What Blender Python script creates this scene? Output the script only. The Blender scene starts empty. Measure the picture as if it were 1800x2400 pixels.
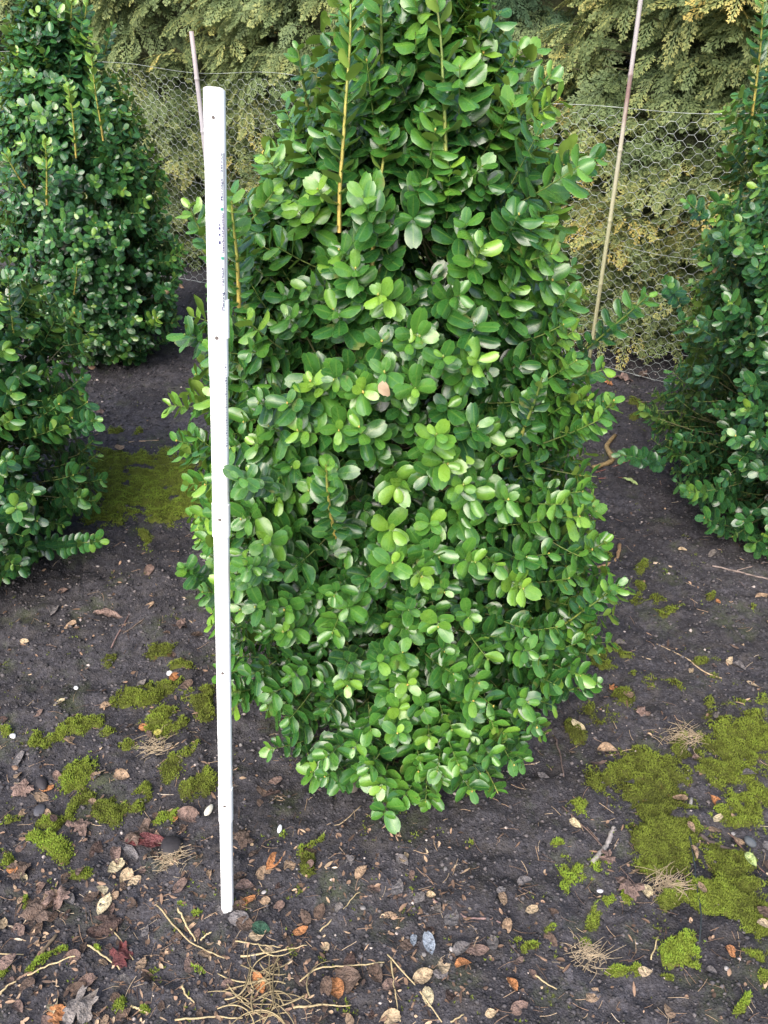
import bpy, math, random
import numpy as np
from mathutils import Vector

R = math.radians
rng = np.random.default_rng(7)
random.seed(7)
sc = bpy.context.scene
COL = sc.collection

# ------------------------------------------------------------------ camera
CAM_H, PITCH, FPX = 1.2, R(34), 2024.0          # metres, down tilt, focal length in pixels of a 1800x2400 frame
cam_d = bpy.data.cameras.new('camera')
cam = bpy.data.objects.new('camera', cam_d); COL.objects.link(cam)
cam.location = (0, 0, CAM_H)
cam.rotation_euler = (R(90) - PITCH, 0, 0)
cam_d.sensor_fit = 'VERTICAL'
cam_d.angle_y = 2 * math.atan(1200 / FPX)
cam_d.clip_start = 0.02; cam_d.clip_end = 500
sc.camera = cam

# ------------------------------------------------------------------ light
SUN_EL, SUN_AZ = 44, 200                        # overcast-bright, light from behind the camera and from above
world = bpy.data.worlds.new('World'); sc.world = world; world.use_nodes = True
wn = world.node_tree.nodes; wl = world.node_tree.links
sky = wn.new('ShaderNodeTexSky'); sky.sky_type = 'NISHITA'; sky.sun_disc = False
sky.sun_elevation = R(SUN_EL); sky.sun_rotation = R(SUN_AZ)
sky.air_density = 1.0; sky.dust_density = 4.0; sky.ozone_density = 1.0
bgn = wn['Background']; bgn.inputs['Strength'].default_value = 0.15
wl.new(sky.outputs[0], bgn.inputs[0])
sun_d = bpy.data.lights.new('sun', 'SUN'); sun_d.energy = 1.2; sun_d.angle = R(55); sun_d.color = (1, .985, .955)
sun = bpy.data.objects.new('sun', sun_d); COL.objects.link(sun)
az = R(SUN_AZ)
dvec = Vector((math.sin(az) * math.cos(R(SUN_EL)), math.cos(az) * math.cos(R(SUN_EL)), math.sin(R(SUN_EL))))
sun.rotation_euler = dvec.to_track_quat('Z', 'Y').to_euler()
sc.view_settings.view_transform = 'Standard'; sc.view_settings.look = 'None'
sc.view_settings.gamma = 1; sc.view_settings.exposure = 1.42
sc.cycles.max_bounces = 6; sc.cycles.diffuse_bounces = 3; sc.cycles.glossy_bounces = 2
sc.cycles.transmission_bounces = 3; sc.cycles.transparent_max_bounces = 4
sc.cycles.caustics_reflective = False; sc.cycles.caustics_refractive = False

# ------------------------------------------------------------------ survey helpers (where on the real ground things stand)
cp, sp = math.cos(PITCH), math.sin(PITCH)
def ray(u, v):
    a, b = (u - 900) / FPX, -(v - 1200) / FPX
    return np.array([a, cp + b * sp, -sp + b * cp])
def G(u, v, z=0.0):
    d = ray(u, v); t = (z - CAM_H) / d[2]
    return np.array([0, 0, CAM_H]) + d * t
def P(u, v, Y):
    d = ray(u, v); return np.array([0, 0, CAM_H]) + d * (Y / d[1])
def z5(u, v): return (u / 1.843, 1500 + v / 1.843)
def z6(u, v): return (900 + u / 1.843, 1500 + v / 1.843)
def z7(u, v): return (1350 + u / 3.687, 850 + v / 3.687)

# ------------------------------------------------------------------ noise and terrain
def vnoise(x, y, s, seed=0):
    x = np.asarray(x, float) / s; y = np.asarray(y, float) / s
    xi = np.floor(x).astype(np.int64); yi = np.floor(y).astype(np.int64)
    fx = x - xi; fy = y - yi; fx = fx * fx * (3 - 2 * fx); fy = fy * fy * (3 - 2 * fy)
    def h(a, b):
        n = (a * 374761393 + b * 668265263 + seed * 1442695041) & 0xffffffff
        n = ((n ^ (n >> 13)) * 1274126177) & 0xffffffff
        return ((n ^ (n >> 16)) & 0xffff) / 65535.0
    return (h(xi, yi) * (1 - fx) + h(xi + 1, yi) * fx) * (1 - fy) + (h(xi, yi + 1) * (1 - fx) + h(xi + 1, yi + 1) * fx) * fy
def terrain(x, y):
    z = (vnoise(x, y, .55, 1) - .5) * .03 + (vnoise(x, y, .17, 2) - .5) * .016 + (vnoise(x, y, .05, 3) - .5) * .009
    return z
def terrain_fine(x, y):
    n1 = vnoise(x, y, .021, 4); n2 = vnoise(x, y, .010, 5)
    clod = np.clip(vnoise(x, y, .032, 6) - .62, 0, 1) * .022
    return terrain(x, y) + (n1 - .5) * .0075 + (n2 - .5) * .0055 + clod

# moss patches, centre and radii
MOSS = []
def patch(uv, ru, rv, tone=.5):
    c = G(*uv); a = G(uv[0] + ru, uv[1]); b = G(uv[0], uv[1] - rv)
    MOSS.append((c[0], c[1], abs(a[0] - c[0]), abs(b[1] - c[1]), tone))
for q in [(300,1110,110,45,.85),(240,1085,60,35,.8),(400,1135,90,50,.85),(270,1180,70,42,.85),(400,1200,80,28,.8),(400,1080,70,18,.6),(330,1270,28,15,.6),  # lighter tone paints in the light these patches lose to shrub shade
          (375,1125,42,13,-.8),(450,1195,40,14,-.6),(280,1000,12,8,.5),(340,1010,14,8,.5)]: patch(q[:2], *q[2:])
for q in [(320,370,80,55,.5),(560,250,80,40,.5),(700,370,90,60,.5),(640,360,90,40,.6),(170,430,80,40,.4),(290,590,90,60,.9),(520,740,80,95,.2),(600,680,50,50,.2),
          (840,680,55,55,.1),(700,790,50,40,.9),(230,880,50,45,.8),(370,955,80,28,.5),(560,490,55,30,.6),(850,480,50,45,.2),(700,250,100,35,.3),(860,260,60,70,.2),
          (30,1370,50,55,.8),(10,990,35,35,.7),(60,765,35,25,.9),(1385,1030,48,52,.1),(855,1160,28,22,1),(820,1120,18,25,.9),(200,1390,35,20,.8),(680,1580,40,30,.8),
          (530,1610,30,30,.9),(1340,950,20,35,.8),(1230,890,18,15,1),(380,700,60,60,.2),(450,440,55,35,.4),(760,560,70,50,.2),(420,1310,18,14,1),(900,1420,28,15,.9),
          (700,30,80,40,.1),(490,100,45,30,.1),(780,130,50,20,.2),(20,390,30,30,.7),(240,780,50,40,.4),(330,770,40,40,.3),(90,1160,25,15,.8)]: patch(z5(*q[:2]), *[x / 1.843 for x in q[2:4]], q[4])
for q in [(1130,600,210,110,.2),(1200,760,180,110,.2),(1230,900,130,95,.2),(1280,480,120,80,.2),(1550,400,160,130,.3),(1560,600,140,120,.3),(1530,760,100,80,.3),
          (1440,970,120,100,.3),(1500,1110,180,110,.4),(1560,1250,160,110,.4),(1600,1420,110,95,.4),(1400,1170,90,70,.5),(1640,1540,60,60,.5),(1290,1140,70,45,.5),
          (865,1030,80,75,.9),(1040,1160,60,40,.8),(945,1190,38,28,.9),(845,720,38,60,.6),(1070,1450,75,38,.8),(1300,1350,70,45,1),(930,1290,32,24,1),(730,915,30,16,.9),
          (700,1270,40,20,.6),(1500,1640,60,30,.8),(430,920,18,15,.8),(570,1295,32,20,.5),(1265,1450,50,15,.3),(650,1330,40,20,.4),
          (1040,40,75,35,.4),(900,90,60,35,.4),(880,280,75,60,.1),(990,110,60,20,.5),(1370,240,45,25,.4),(1430,100,60,25,.4),(820,380,40,25,.1),(1180,540,60,60,.2),
          (1010,240,60,25,.2),(1220,200,45,22,.2),(1130,160,30,15,.5),(1660,700,60,80,.4)]: patch(z6(*q[:2]), *[x / 1.843 for x in q[2:4]], q[4])
for q in [(220,1300,90,45,0),(560,370,90,45,.2),(250,1570,80,50,.5),(600,1750,95,60,.7),(530,1880,90,70,.4),(1560,2120,50,40,.5),(1180,2010,45,30,.2),(820,2130,130,45,.3),
          (20,290,50,40,.3),(500,480,60,20,.1),(640,2000,150,50,.1),(100,1430,35,20,.7)]: patch(z7(*q[:2]), *[x / 3.687 for x in q[2:4]], q[4])
MOSS = np.array(MOSS)
def moss_mask(x, y):
    x = np.asarray(x, float); y = np.asarray(y, float)
    m = np.full(x.shape, -1.0); tone = np.zeros(x.shape)
    wx = x + (vnoise(x, y, .05, 11) - .5) * .06; wy = y + (vnoise(x, y, .05, 12) - .5) * .06
    for cx, cy, rx, ry, t in MOSS:
        d = 1.02 + min(.8, max(0, rx - .045) * 12) - ((wx - cx) / rx) ** 2 - ((wy - cy) / ry) ** 2
        s = d > m; m = np.where(s, d, m); tone = np.where(s, t, tone)
    m = m + (vnoise(x, y, .04, 13) - .5) * 1.1 + (vnoise(x, y, .016, 14) - .5) * 1.0 + (vnoise(x, y, .006, 15) - .5) * .7
    return m, tone
def moss_height(m): return np.clip(m, 0, .7) ** .5 * .011

# ------------------------------------------------------------------ mesh helpers
def mesh_np(name, V, F, attrs=None, smooth=True):
    """F: (n,k) int array of equal sided faces, or a list of such arrays"""
    me = bpy.data.meshes.new(name)
    Fs = F if isinstance(F, list) else [F]
    V = np.ascontiguousarray(V, np.float32)
    nl = sum(f.size for f in Fs); nf = sum(len(f) for f in Fs)
    me.vertices.add(len(V)); me.vertices.foreach_set('co', V.ravel())
    me.loops.add(nl); me.loops.foreach_set('vertex_index', np.concatenate([f.ravel() for f in Fs]).astype(np.int32))
    me.polygons.add(nf)
    sizes = np.concatenate([np.full(len(f), f.shape[1]) for f in Fs]); st = np.concatenate([[0], np.cumsum(sizes)[:-1]])
    me.polygons.foreach_set('loop_start', st.astype(np.int32))
    me.update(calc_edges=True)
    if smooth: me.polygons.foreach_set('use_smooth', np.ones(nf, bool))
    for k, a in (attrs or {}).items():
        at = me.attributes.new(k, 'FLOAT', 'POINT'); at.data.foreach_set('value', np.ascontiguousarray(a, np.float32).ravel())
    me.update()
    return me
def link(name, me, mat=None, parent=None, loc=None):
    o = bpy.data.objects.new(name, me); COL.objects.link(o)
    if mat is not None and me is not None and len(me.materials) == 0: me.materials.append(mat)
    if parent is not None: o.parent = parent
    if loc is not None: o.location = loc
    return o
def tag(o, label=None, cat=None, group=None, kind=None):
    if label: o['label'] = label
    if cat: o['category'] = cat
    if group: o['group'] = group
    if kind: o['kind'] = kind
    return o
def norm(a): return a / np.maximum(np.linalg.norm(a, axis=-1, keepdims=True), 1e-9)
def join(parts):
    """parts: list of (V,F,attrs dict) -> one"""
    off = 0; Vs = []; Fs = {}; At = {}
    for V, F, A in parts:
        Vs.append(V); Fs.setdefault(F.shape[1], []).append(F + off)
        for k, a in A.items(): At.setdefault(k, []).append(a)
        off += len(V)
    return np.concatenate(Vs), [np.concatenate(f) for f in Fs.values()], {k: np.concatenate(a) for k, a in At.items()}
def tubes(paths, radii, sides=5, tone=None):
    """paths (S,m,3), radii (S,m) -> V,F,attrs"""
    paths = np.asarray(paths, float); radii = np.asarray(radii, float)
    S, m, _ = paths.shape
    t = np.gradient(paths, axis=1); t = norm(t)
    ref = np.where(np.abs(t[..., 2:3]) > .9, np.array([1., 0, 0]), np.array([0, 0, 1.]))
    ref = np.broadcast_to(ref[:, :1], t.shape)
    a = norm(np.cross(t, ref)); b = np.cross(t, a)
    ang = np.arange(sides) * 2 * np.pi / sides
    V = paths[:, :, None] + radii[:, :, None, None] * (np.cos(ang)[None, None, :, None] * a[:, :, None] + np.sin(ang)[None, None, :, None] * b[:, :, None])
    i = np.arange(m - 1)[:, None] * sides; j = np.arange(sides)[None]; j2 = (j + 1) % sides
    q = np.stack([i + j, i + sides + j, i + sides + j2, i + j2], -1).reshape(-1, 4)
    F = (q[None] + (np.arange(S) * m * sides)[:, None, None]).reshape(-1, 4)
    A = {}
    if tone is not None: A['tone'] = np.broadcast_to(np.asarray(tone, float).reshape(S, -1, 1), (S, m, sides)).ravel()
    return V.reshape(-1, 3), F, A
def one_tube(pts, rad, sides=8, caps=True):
    pts = np.asarray(pts, float); m = len(pts); rad = np.broadcast_to(rad, (m,))
    V, F, _ = tubes(pts[None], rad[None], sides)
    Fs = [F]
    if caps: Fs += [np.arange(sides)[None, :], np.arange(sides)[::-1][None] + (m - 1) * sides]
    return V, Fs

# ------------------------------------------------------------------ materials
def new_mat(name):
    m = bpy.data.materials.new(name); m.use_nodes = True
    return m, m.node_tree.nodes, m.node_tree.links, m.node_tree.nodes['Principled BSDF']
def N(nt, typ, **kw):
    n = nt.new(typ)
    for k, v in kw.items():
        if k in n.bl_rna.properties.keys(): setattr(n, k, v)
        else: n.inputs[k].default_value = v
    return n
def ramp(nt, stops):
    r = nt.new('ShaderNodeValToRGB'); e = r.color_ramp.elements
    e[0].position, e[0].color = stops[0][0], (*stops[0][1], 1); e[1].position, e[1].color = stops[-1][0], (*stops[-1][1], 1)
    for p, c in stops[1:-1]:
        x = e.new(p); x.color = (*c, 1)
    return r
def mixc(nt, lk, a, b, f, mode='MIX'):
    m = nt.new('ShaderNodeMix'); m.data_type = 'RGBA'; m.blend_type = mode
    for s, val in ((6, a), (7, b), (0, f)):
        if hasattr(val, 'links'): lk.new(val, m.inputs[s])
        elif isinstance(val, (int, float)): m.inputs[s].default_value = val
        else: m.inputs[s].default_value = (*val, 1)
    return m.outputs[2]
def math_n(nt, lk, op, a, b=None, c=None, clamp=False):
    m = nt.new('ShaderNodeMath'); m.operation = op; m.use_clamp = clamp
    for i, val in enumerate((a, b, c)):
        if val is None: continue
        if hasattr(val, 'links'): lk.new(val, m.inputs[i])
        else: m.inputs[i].default_value = val
    return m.outputs[0]

def leaf_material(name, stops, under, spec=.5, rough=.30, sheen=0):
    m, nt, lk, b = new_mat(name)
    tone = N(nt, 'ShaderNodeAttribute', attribute_name='tone'); lu = N(nt, 'ShaderNodeAttribute', attribute_name='lu'); lv = N(nt, 'ShaderNodeAttribute', attribute_name='lv')
    geo = nt.new('ShaderNodeNewGeometry'); tc = nt.new('ShaderNodeTexCoord')
    nz = N(nt, 'ShaderNodeTexNoise', Scale=60., Detail=2.); lk.new(tc.outputs['Object'], nz.inputs['Vector'])
    t = math_n(nt, lk, 'ADD', tone.outputs['Fac'], math_n(nt, lk, 'MULTIPLY_ADD', nz.outputs['Fac'], .3, -.15))
    col = ramp(nt, stops); lk.new(t, col.inputs[0])
    au = math_n(nt, lk, 'ABSOLUTE', lu.outputs['Fac'])
    # margin and midrib paler
    rib = math_n(nt, lk, 'SUBTRACT', 1.0, math_n(nt, lk, 'MULTIPLY', au, 9.0), clamp=True)
    edge = math_n(nt, lk, 'MULTIPLY', math_n(nt, lk, 'SUBTRACT', au, .86, clamp=True), 4.0, clamp=True)
    f = math_n(nt, lk, 'ADD', math_n(nt, lk, 'MULTIPLY', rib, .35), math_n(nt, lk, 'MULTIPLY', edge, .45), clamp=True)
    c1 = mixc(nt, lk, col.outputs[0], (.22, .36, .06), f)
    # fine side veins
    wv = N(nt, 'ShaderNodeMath', operation='SINE'); lk.new(math_n(nt, lk, 'MULTIPLY', math_n(nt, lk, 'ADD', lv.outputs['Fac'], math_n(nt, lk, 'MULTIPLY', au, -.35)), 85.), wv.inputs[0])
    c1 = mixc(nt, lk, c1, (.10, .20, .03), math_n(nt, lk, 'MULTIPLY', wv.outputs[0], .12, clamp=True))
    sp_ = N(nt, 'ShaderNodeTexNoise', Scale=38., Detail=3.); lk.new(tc.outputs['Object'], sp_.inputs['Vector'])
    sf = math_n(nt, lk, 'MULTIPLY', math_n(nt, lk, 'SUBTRACT', math_n(nt, lk, 'MULTIPLY_ADD', au, .05, sp_.outputs['Fac']), .695, clamp=True), 14.0, clamp=True)
    c1 = mixc(nt, lk, c1, (.17, .17, .05), math_n(nt, lk, 'MULTIPLY', sf, .6))
    undc = mixc(nt, lk, under[0], under[1], t)
    c = mixc(nt, lk, c1, undc, geo.outputs['Backfacing'])
    lk.new(c, b.inputs['Base Color'])
    nr = N(nt, 'ShaderNodeTexNoise', Scale=220., Detail=2.); lk.new(tc.outputs['Object'], nr.inputs['Vector'])
    r0 = math_n(nt, lk, 'MULTIPLY_ADD', nr.outputs['Fac'], .22, rough - .11)
    r1 = math_n(nt, lk, 'MULTIPLY_ADD', geo.outputs['Backfacing'], .3, r0)
    lk.new(r1, b.inputs['Roughness']); b.inputs['Specular IOR Level'].default_value = spec
    cw = math_n(nt, lk, 'MULTIPLY_ADD', geo.outputs['Backfacing'], -.35, .35, clamp=True); lk.new(cw, b.inputs['Coat Weight']); b.inputs['Coat Roughness'].default_value = .22
    bump = N(nt, 'ShaderNodeBump', Strength=.25, Distance=.0006)
    h = math_n(nt, lk, 'ADD', math_n(nt, lk, 'MULTIPLY', wv.outputs[0], .15), nr.outputs['Fac']); lk.new(h, bump.inputs['Height']); lk.new(bump.outputs[0], b.inputs['Normal'])
    tr = nt.new('ShaderNodeBsdfTranslucent'); mx = nt.new('ShaderNodeMixShader'); mx.inputs[0].default_value = .16
    tcc = mixc(nt, lk, c, (.30, .45, .05), .4); lk.new(tcc, tr.inputs[0])
    lk.new(b.outputs[0], mx.inputs[1]); lk.new(tr.outputs[0], mx.inputs[2]); lk.new(mx.outputs[0], nt['Material Output'].inputs[0])
    return m
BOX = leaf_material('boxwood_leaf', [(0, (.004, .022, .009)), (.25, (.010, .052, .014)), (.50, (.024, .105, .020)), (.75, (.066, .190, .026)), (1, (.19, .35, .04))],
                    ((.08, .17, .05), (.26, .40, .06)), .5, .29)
BOXBLUE = leaf_material('dark_boxwood_leaf', [(0, (.004, .022, .012)), (.25, (.008, .044, .020)), (.50, (.015, .078, .029)), (.75, (.042, .150, .034)), (1, (.20, .34, .045))],
                    ((.05, .11, .05), (.22, .36, .06)), .5, .29)
def stem_material(name, stops):
    m, nt, lk, b = new_mat(name)
    tone = N(nt, 'ShaderNodeAttribute', attribute_name='tone'); tc = nt.new('ShaderNodeTexCoord')
    nz = N(nt, 'ShaderNodeTexNoise', Scale=140., Detail=3.); lk.new(tc.outputs['Object'], nz.inputs['Vector'])
    t = math_n(nt, lk, 'ADD', tone.outputs['Fac'], math_n(nt, lk, 'MULTIPLY_ADD', nz.outputs['Fac'], .4, -.2))
    r = ramp(nt, stops); lk.new(t, r.inputs[0]); lk.new(r.outputs[0], b.inputs['Base Color'])
    b.inputs['Roughness'].default_value = .65
    bump = N(nt, 'ShaderNodeBump', Strength=.5, Distance=.001); lk.new(nz.outputs['Fac'], bump.inputs['Height']); lk.new(bump.outputs[0], b.inputs['Normal'])
    return m
STEM = stem_material('boxwood_stem', [(0, (.055, .045, .03)), (.35, (.09, .10, .035)), (.62, (.15, .22, .045)), (.82, (.34, .32, .07)), (1, (.48, .33, .08))])

# thuja
def thuja_material(name, stops):
    m, nt, lk, b = new_mat(name)
    tone = N(nt, 'ShaderNodeAttribute', attribute_name='tone'); tip = N(nt, 'ShaderNodeAttribute', attribute_name='tip')
    geo = nt.new('ShaderNodeNewGeometry')
    t = math_n(nt, lk, 'ADD', tone.outputs['Fac'], math_n(nt, lk, 'MULTIPLY_ADD', tip.outputs['Fac'], .45, -.22))
    r = ramp(nt, stops); lk.new(t, r.inputs[0])
    lk.new(r.outputs[0], b.inputs['Base Color']); b.inputs['Roughness'].default_value = .6; b.inputs['Specular IOR Level'].default_value = .3
    tr = nt.new('ShaderNodeBsdfTranslucent'); mx = nt.new('ShaderNodeMixShader'); mx.inputs[0].default_value = .2
    lk.new(r.outputs[0], tr.inputs[0]); lk.new(b.outputs[0], mx.inputs[1]); lk.new(tr.outputs[0], mx.inputs[2]); lk.new(mx.outputs[0], nt['Material Output'].inputs[0])
    return m
GOLD = thuja_material('golden_thuja', [(0, (.04, .065, .032)), (.3, (.10, .145, .06)), (.6, (.165, .215, .085)), (.85, (.31, .325, .11)), (1, (.50, .40, .12))])
DARKT = thuja_material('dark_conifer', [(0, (.02, .04, .025)), (.5, (.05, .095, .05)), (1, (.10, .16, .07))])
m, nt, lk, b = new_mat('light_blocking_core')  # dark colour of the added hull that closes the hedge gaps to light
tc = nt.new('ShaderNodeTexCoord'); nz = N(nt, 'ShaderNodeTexNoise', Scale=30., Detail=6.); lk.new(tc.outputs['Object'], nz.inputs['Vector'])
r = ramp(nt, [(.3, (.025, .032, .016)), (.6, (.065, .075, .035)), (.8, (.11, .12, .055))]); lk.new(nz.outputs['Fac'], r.inputs[0]); lk.new(r.outputs[0], b.inputs['Base Color'])
b.inputs['Roughness'].default_value = .95; bm_ = N(nt, 'ShaderNodeBump', Strength=1., Distance=.02); lk.new(nz.outputs['Fac'], bm_.inputs['Height']); lk.new(bm_.outputs[0], b.inputs['Normal'])
INNER = m

# soil
m, nt, lk, b = new_mat('soil')
tc = nt.new('ShaderNodeTexCoord')
n1 = N(nt, 'ShaderNodeTexNoise', Scale=5., Detail=6.); n2 = N(nt, 'ShaderNodeTexNoise', Scale=140., Detail=8., Roughness=.7); n3 = N(nt, 'ShaderNodeTexVoronoi', Scale=330.); n4 = N(nt, 'ShaderNodeTexNoise', Scale=38., Detail=5.)
for n in (n1, n2, n3, n4): lk.new(tc.outputs['Object'], n.inputs['Vector'])
r = ramp(nt, [(.28, (.015, .0146, .0165)), (.48, (.040, .0385, .043)), (.62, (.071, .069, .077)), (.78, (.135, .132, .145))]); lk.new(n2.outputs['Fac'], r.inputs[0])
r2 = ramp(nt, [(.35, (.60, .58, .59)), (.65, (1.15, 1.12, 1.13))]); lk.new(n1.outputs['Fac'], r2.inputs[0])
c = mixc(nt, lk, r.outputs[0], r2.outputs[0], 1.0, 'MULTIPLY')
r3 = ramp(nt, [(.50, (0, 0, 0)), (.70, (1, 1, 1))]); lk.new(n4.outputs['Fac'], r3.inputs[0])
c = mixc(nt, lk, c, (.085, .074, .062), math_n(nt, lk, 'MULTIPLY', r3.outputs[0], .30))
# green algae film
n5 = N(nt, 'ShaderNodeTexNoise', Scale=9., Detail=7., Roughness=.65); lk.new(tc.outputs['Object'], n5.inputs['Vector'])
r5 = ramp(nt, [(.54, (0, 0, 0)), (.70, (1, 1, 1))]); lk.new(n5.outputs['Fac'], r5.inputs[0])
c = mixc(nt, lk, c, (.055, .070, .025), math_n(nt, lk, 'MULTIPLY', r5.outputs[0], .55))
lk.new(c, b.inputs['Base Color']); b.inputs['Roughness'].default_value = .9; b.inputs['Specular IOR Level'].default_value = .25
bp = N(nt, 'ShaderNodeBump', Strength=.8, Distance=.003); lk.new(n2.outputs['Fac'], bp.inputs['Height'])
bp2 = N(nt, 'ShaderNodeBump', Strength=.6, Distance=.002); lk.new(n3.outputs['Distance'], bp2.inputs['Height']); lk.new(bp.outputs[0], bp2.inputs['Normal']); lk.new(bp2.outputs[0], b.inputs['Normal'])
SOIL = m
def toned(name, stops, rough=.85, spec=.3, nscale=200., namp=.3, bump=.4):
    m, nt, lk, b = new_mat(name)
    tone = N(nt, 'ShaderNodeAttribute', attribute_name='tone'); tc = nt.new('ShaderNodeTexCoord')
    nz = N(nt, 'ShaderNodeTexNoise', Scale=nscale, Detail=3.); lk.new(tc.outputs['Object'], nz.inputs['Vector'])
    t = math_n(nt, lk, 'ADD', tone.outputs['Fac'], math_n(nt, lk, 'MULTIPLY_ADD', nz.outputs['Fac'], namp, -namp / 2))
    r = ramp(nt, stops); lk.new(t, r.inputs[0]); lk.new(r.outputs[0], b.inputs['Base Color'])
    b.inputs['Roughness'].default_value = rough; b.inputs['Specular IOR Level'].default_value = spec
    bp = N(nt, 'ShaderNodeBump', Strength=bump, Distance=.001); lk.new(nz.outputs['Fac'], bp.inputs['Height']); lk.new(bp.outputs[0], b.inputs['Normal'])
    return m
CRUMB = toned('soil_crumb', [(0, (.019, .018, .020)), (.55, (.062, .058, .063)), (.9, (.13, .115, .115)), (1, (.42, .36, .33))])
MOSSM = toned('moss', [(0, (.15, .07, .015)), (.14, (.045, .05, .012)), (.45, (.105, .128, .021)), (.75, (.155, .200, .027)), (1, (.18, .27, .032))], .9, .2, 90., .5)
LITTER = toned('leaf_litter', [(0, (.05, .035, .03)), (.3, (.12, .075, .05)), (.6, (.28, .18, .12)), (.85, (.45, .33, .21)), (1, (.55, .47, .36))], .7, .3)

# dry leaves, twigs, straw, stones: colour comes from the object's own colour
def objcol(name, rough, spec, nscale, amp, stretch=(1, 1, 1), bump=.5, dist=.001):
    m, nt, lk, b = new_mat(name)
    oi = nt.new('ShaderNodeObjectInfo'); tc = nt.new('ShaderNodeTexCoord'); mp = nt.new('ShaderNodeMapping'); mp.inputs['Scale'].default_value = stretch
    lk.new(tc.outputs['Object'], mp.inputs[0])
    nz = N(nt, 'ShaderNodeTexNoise', Scale=nscale, Detail=5., Roughness=.6); lk.new(mp.outputs[0], nz.inputs['Vector'])
    r = ramp(nt, [(.3, (1 - amp,) * 3), (.7, (1 + amp * .6,) * 3)]); lk.new(nz.outputs['Fac'], r.inputs[0])
    c = mixc(nt, lk, oi.outputs['Color'], r.outputs[0], 1.0, 'MULTIPLY'); lk.new(c, b.inputs['Base Color'])
    b.inputs['Roughness'].default_value = rough; b.inputs['Specular IOR Level'].default_value = spec
    bp = N(nt, 'ShaderNodeBump', Strength=bump, Distance=dist); lk.new(nz.outputs['Fac'], bp.inputs['Height']); lk.new(bp.outputs[0], b.inputs['Normal'])
    return m
DRY = objcol('dry_leaf', .5, .4, 5., .6, bump=.8, dist=.02)
WOOD = objcol('dead_wood', .8, .3, 120., .5, (1, 1, .3))
STRAW = objcol('straw', .55, .4, 150., .35)
STONE = objcol('stone', .7, .4, 120., .3)

# ------------------------------------------------------------------ ground (one sheet to the horizon)
def axis(lo, hi, fine, far, grow=1.28):
    a = list(np.arange(lo, hi + fine / 2, fine)); s = fine
    while a[-1] < far: s *= grow; a.append(a[-1] + s)
    s = fine
    while a[0] > -far: s *= grow; a.insert(0, a[0] - s)
    return np.array(a)
xs = axis(-1.35, 1.35, .0055, 70); ys = axis(.45, 2.9, .0065, 70)
X, Y = np.meshgrid(xs, ys)
Z = terrain_fine(X, Y)
far = np.clip((np.hypot(X, Y - 1.5) - 5) / 10, 0, 1); Z = Z * (1 - far)
nx, ny = len(xs), len(ys)
idx = np.arange(nx * ny).reshape(ny, nx)
F = np.stack([idx[:-1, :-1], idx[:-1, 1:], idx[1:, 1:], idx[1:, :-1]], -1).reshape(-1, 4)
ground = link('ground', mesh_np('ground', np.stack([X, Y, Z], -1).reshape(-1, 3), F), SOIL)
tag(ground, 'dark crumbly bare soil of the nursery bed', None, kind='structure')

# soil crumbs and grit: stuff
def scatter_ground(n, y0=.5, y1=3.4, power=1.0):
    """points spread over the part of the bed in front of the camera"""
    yy = y0 + (y1 - y0) * rng.random(n * 2) ** power
    half = .18 + .60 * yy
    xx = (rng.random(n * 2) * 2 - 1) * half
    k = np.abs(xx) < 1.7
    return xx[k][:n], yy[k][:n]
octv = np.array([[1, 0, 0], [-1, 0, 0], [0, 1, 0], [0, -1, 0], [0, 0, 1], [0, 0, -1]], float)
octf = np.array([[0, 2, 4], [2, 1, 4], [1, 3, 4], [3, 0, 4], [2, 0, 5], [1, 2, 5], [3, 1, 5], [0, 3, 5]])
cx_, cy_ = scatter_ground(50000, power=1.15); n = len(cx_)
s = (.0009 + .0028 * rng.random(n) ** 3.0) * (.8 + .35 * cy_)
jit = octv[None] * (1 + .5 * (rng.random((n, 6, 1)) - .5)) * np.array([1.2, 1, .8]) + (rng.random((n, 6, 3)) - .5) * .5
V = jit * s[:, None, None] + np.stack([cx_, cy_, terrain_fine(cx_, cy_) + s * .3], -1)[:, None]
F = octf[None] + (np.arange(n) * 6)[:, None, None]
tone = np.clip(rng.random(n) * .85, 0, 1); w = rng.random(n) < .015; tone[w] = 1
o = link('soil_crumbs', mesh_np('soil_crumbs', V.reshape(-1, 3), F.reshape(-1, 3), {'tone': np.repeat(tone, 6)}, smooth=False), CRUMB)
tag(o, 'loose dark crumbs and pale grit scattered over the bed', 'soil', kind='stuff')

# moss: stuff
g = .0055
mx_ = np.arange(-1.5, 1.5, g); my_ = np.arange(.5, 3.0, g)
X, Y = np.meshgrid(mx_, my_); M, T = moss_mask(X, Y)
Zm = terrain(X, Y) + np.where(M > .30, -.001 + moss_height(M - .12) + (vnoise(X, Y, .013, 21) - .5) * .014 + (vnoise(X, Y, .03, 22) - .5) * .010 - .002, -.02)
idx = np.arange(X.size).reshape(X.shape)
ok = (M > .30); okf = ok[:-1, :-1] | ok[:-1, 1:] | ok[1:, 1:] | ok[1:, :-1]
F = np.stack([idx[:-1, :-1], idx[:-1, 1:], idx[1:, 1:], idx[1:, :-1]], -1)[okf]
used, inv = np.unique(F, return_inverse=True)
V1 = np.stack([X, Y, Zm], -1).reshape(-1, 3)[used]; T1 = np.where(T < 0, .05, .22 + .2 * T).ravel()[used] - .05
n = 230000
py_ = .5 + rng.random(n * 4) ** 1.4 * 2.0; px_ = (rng.random(n * 4) * 2 - 1) * (.34 + .42 * py_)
mm, tt = moss_mask(px_, py_); k = np.where(mm + rng.normal(0, .38, len(mm)) > .30)[0][:n]
px_, py_, mm, tt = px_[k], py_[k], mm[k], tt[k]; n = len(px_)
print('moss tufts', n)
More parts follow.
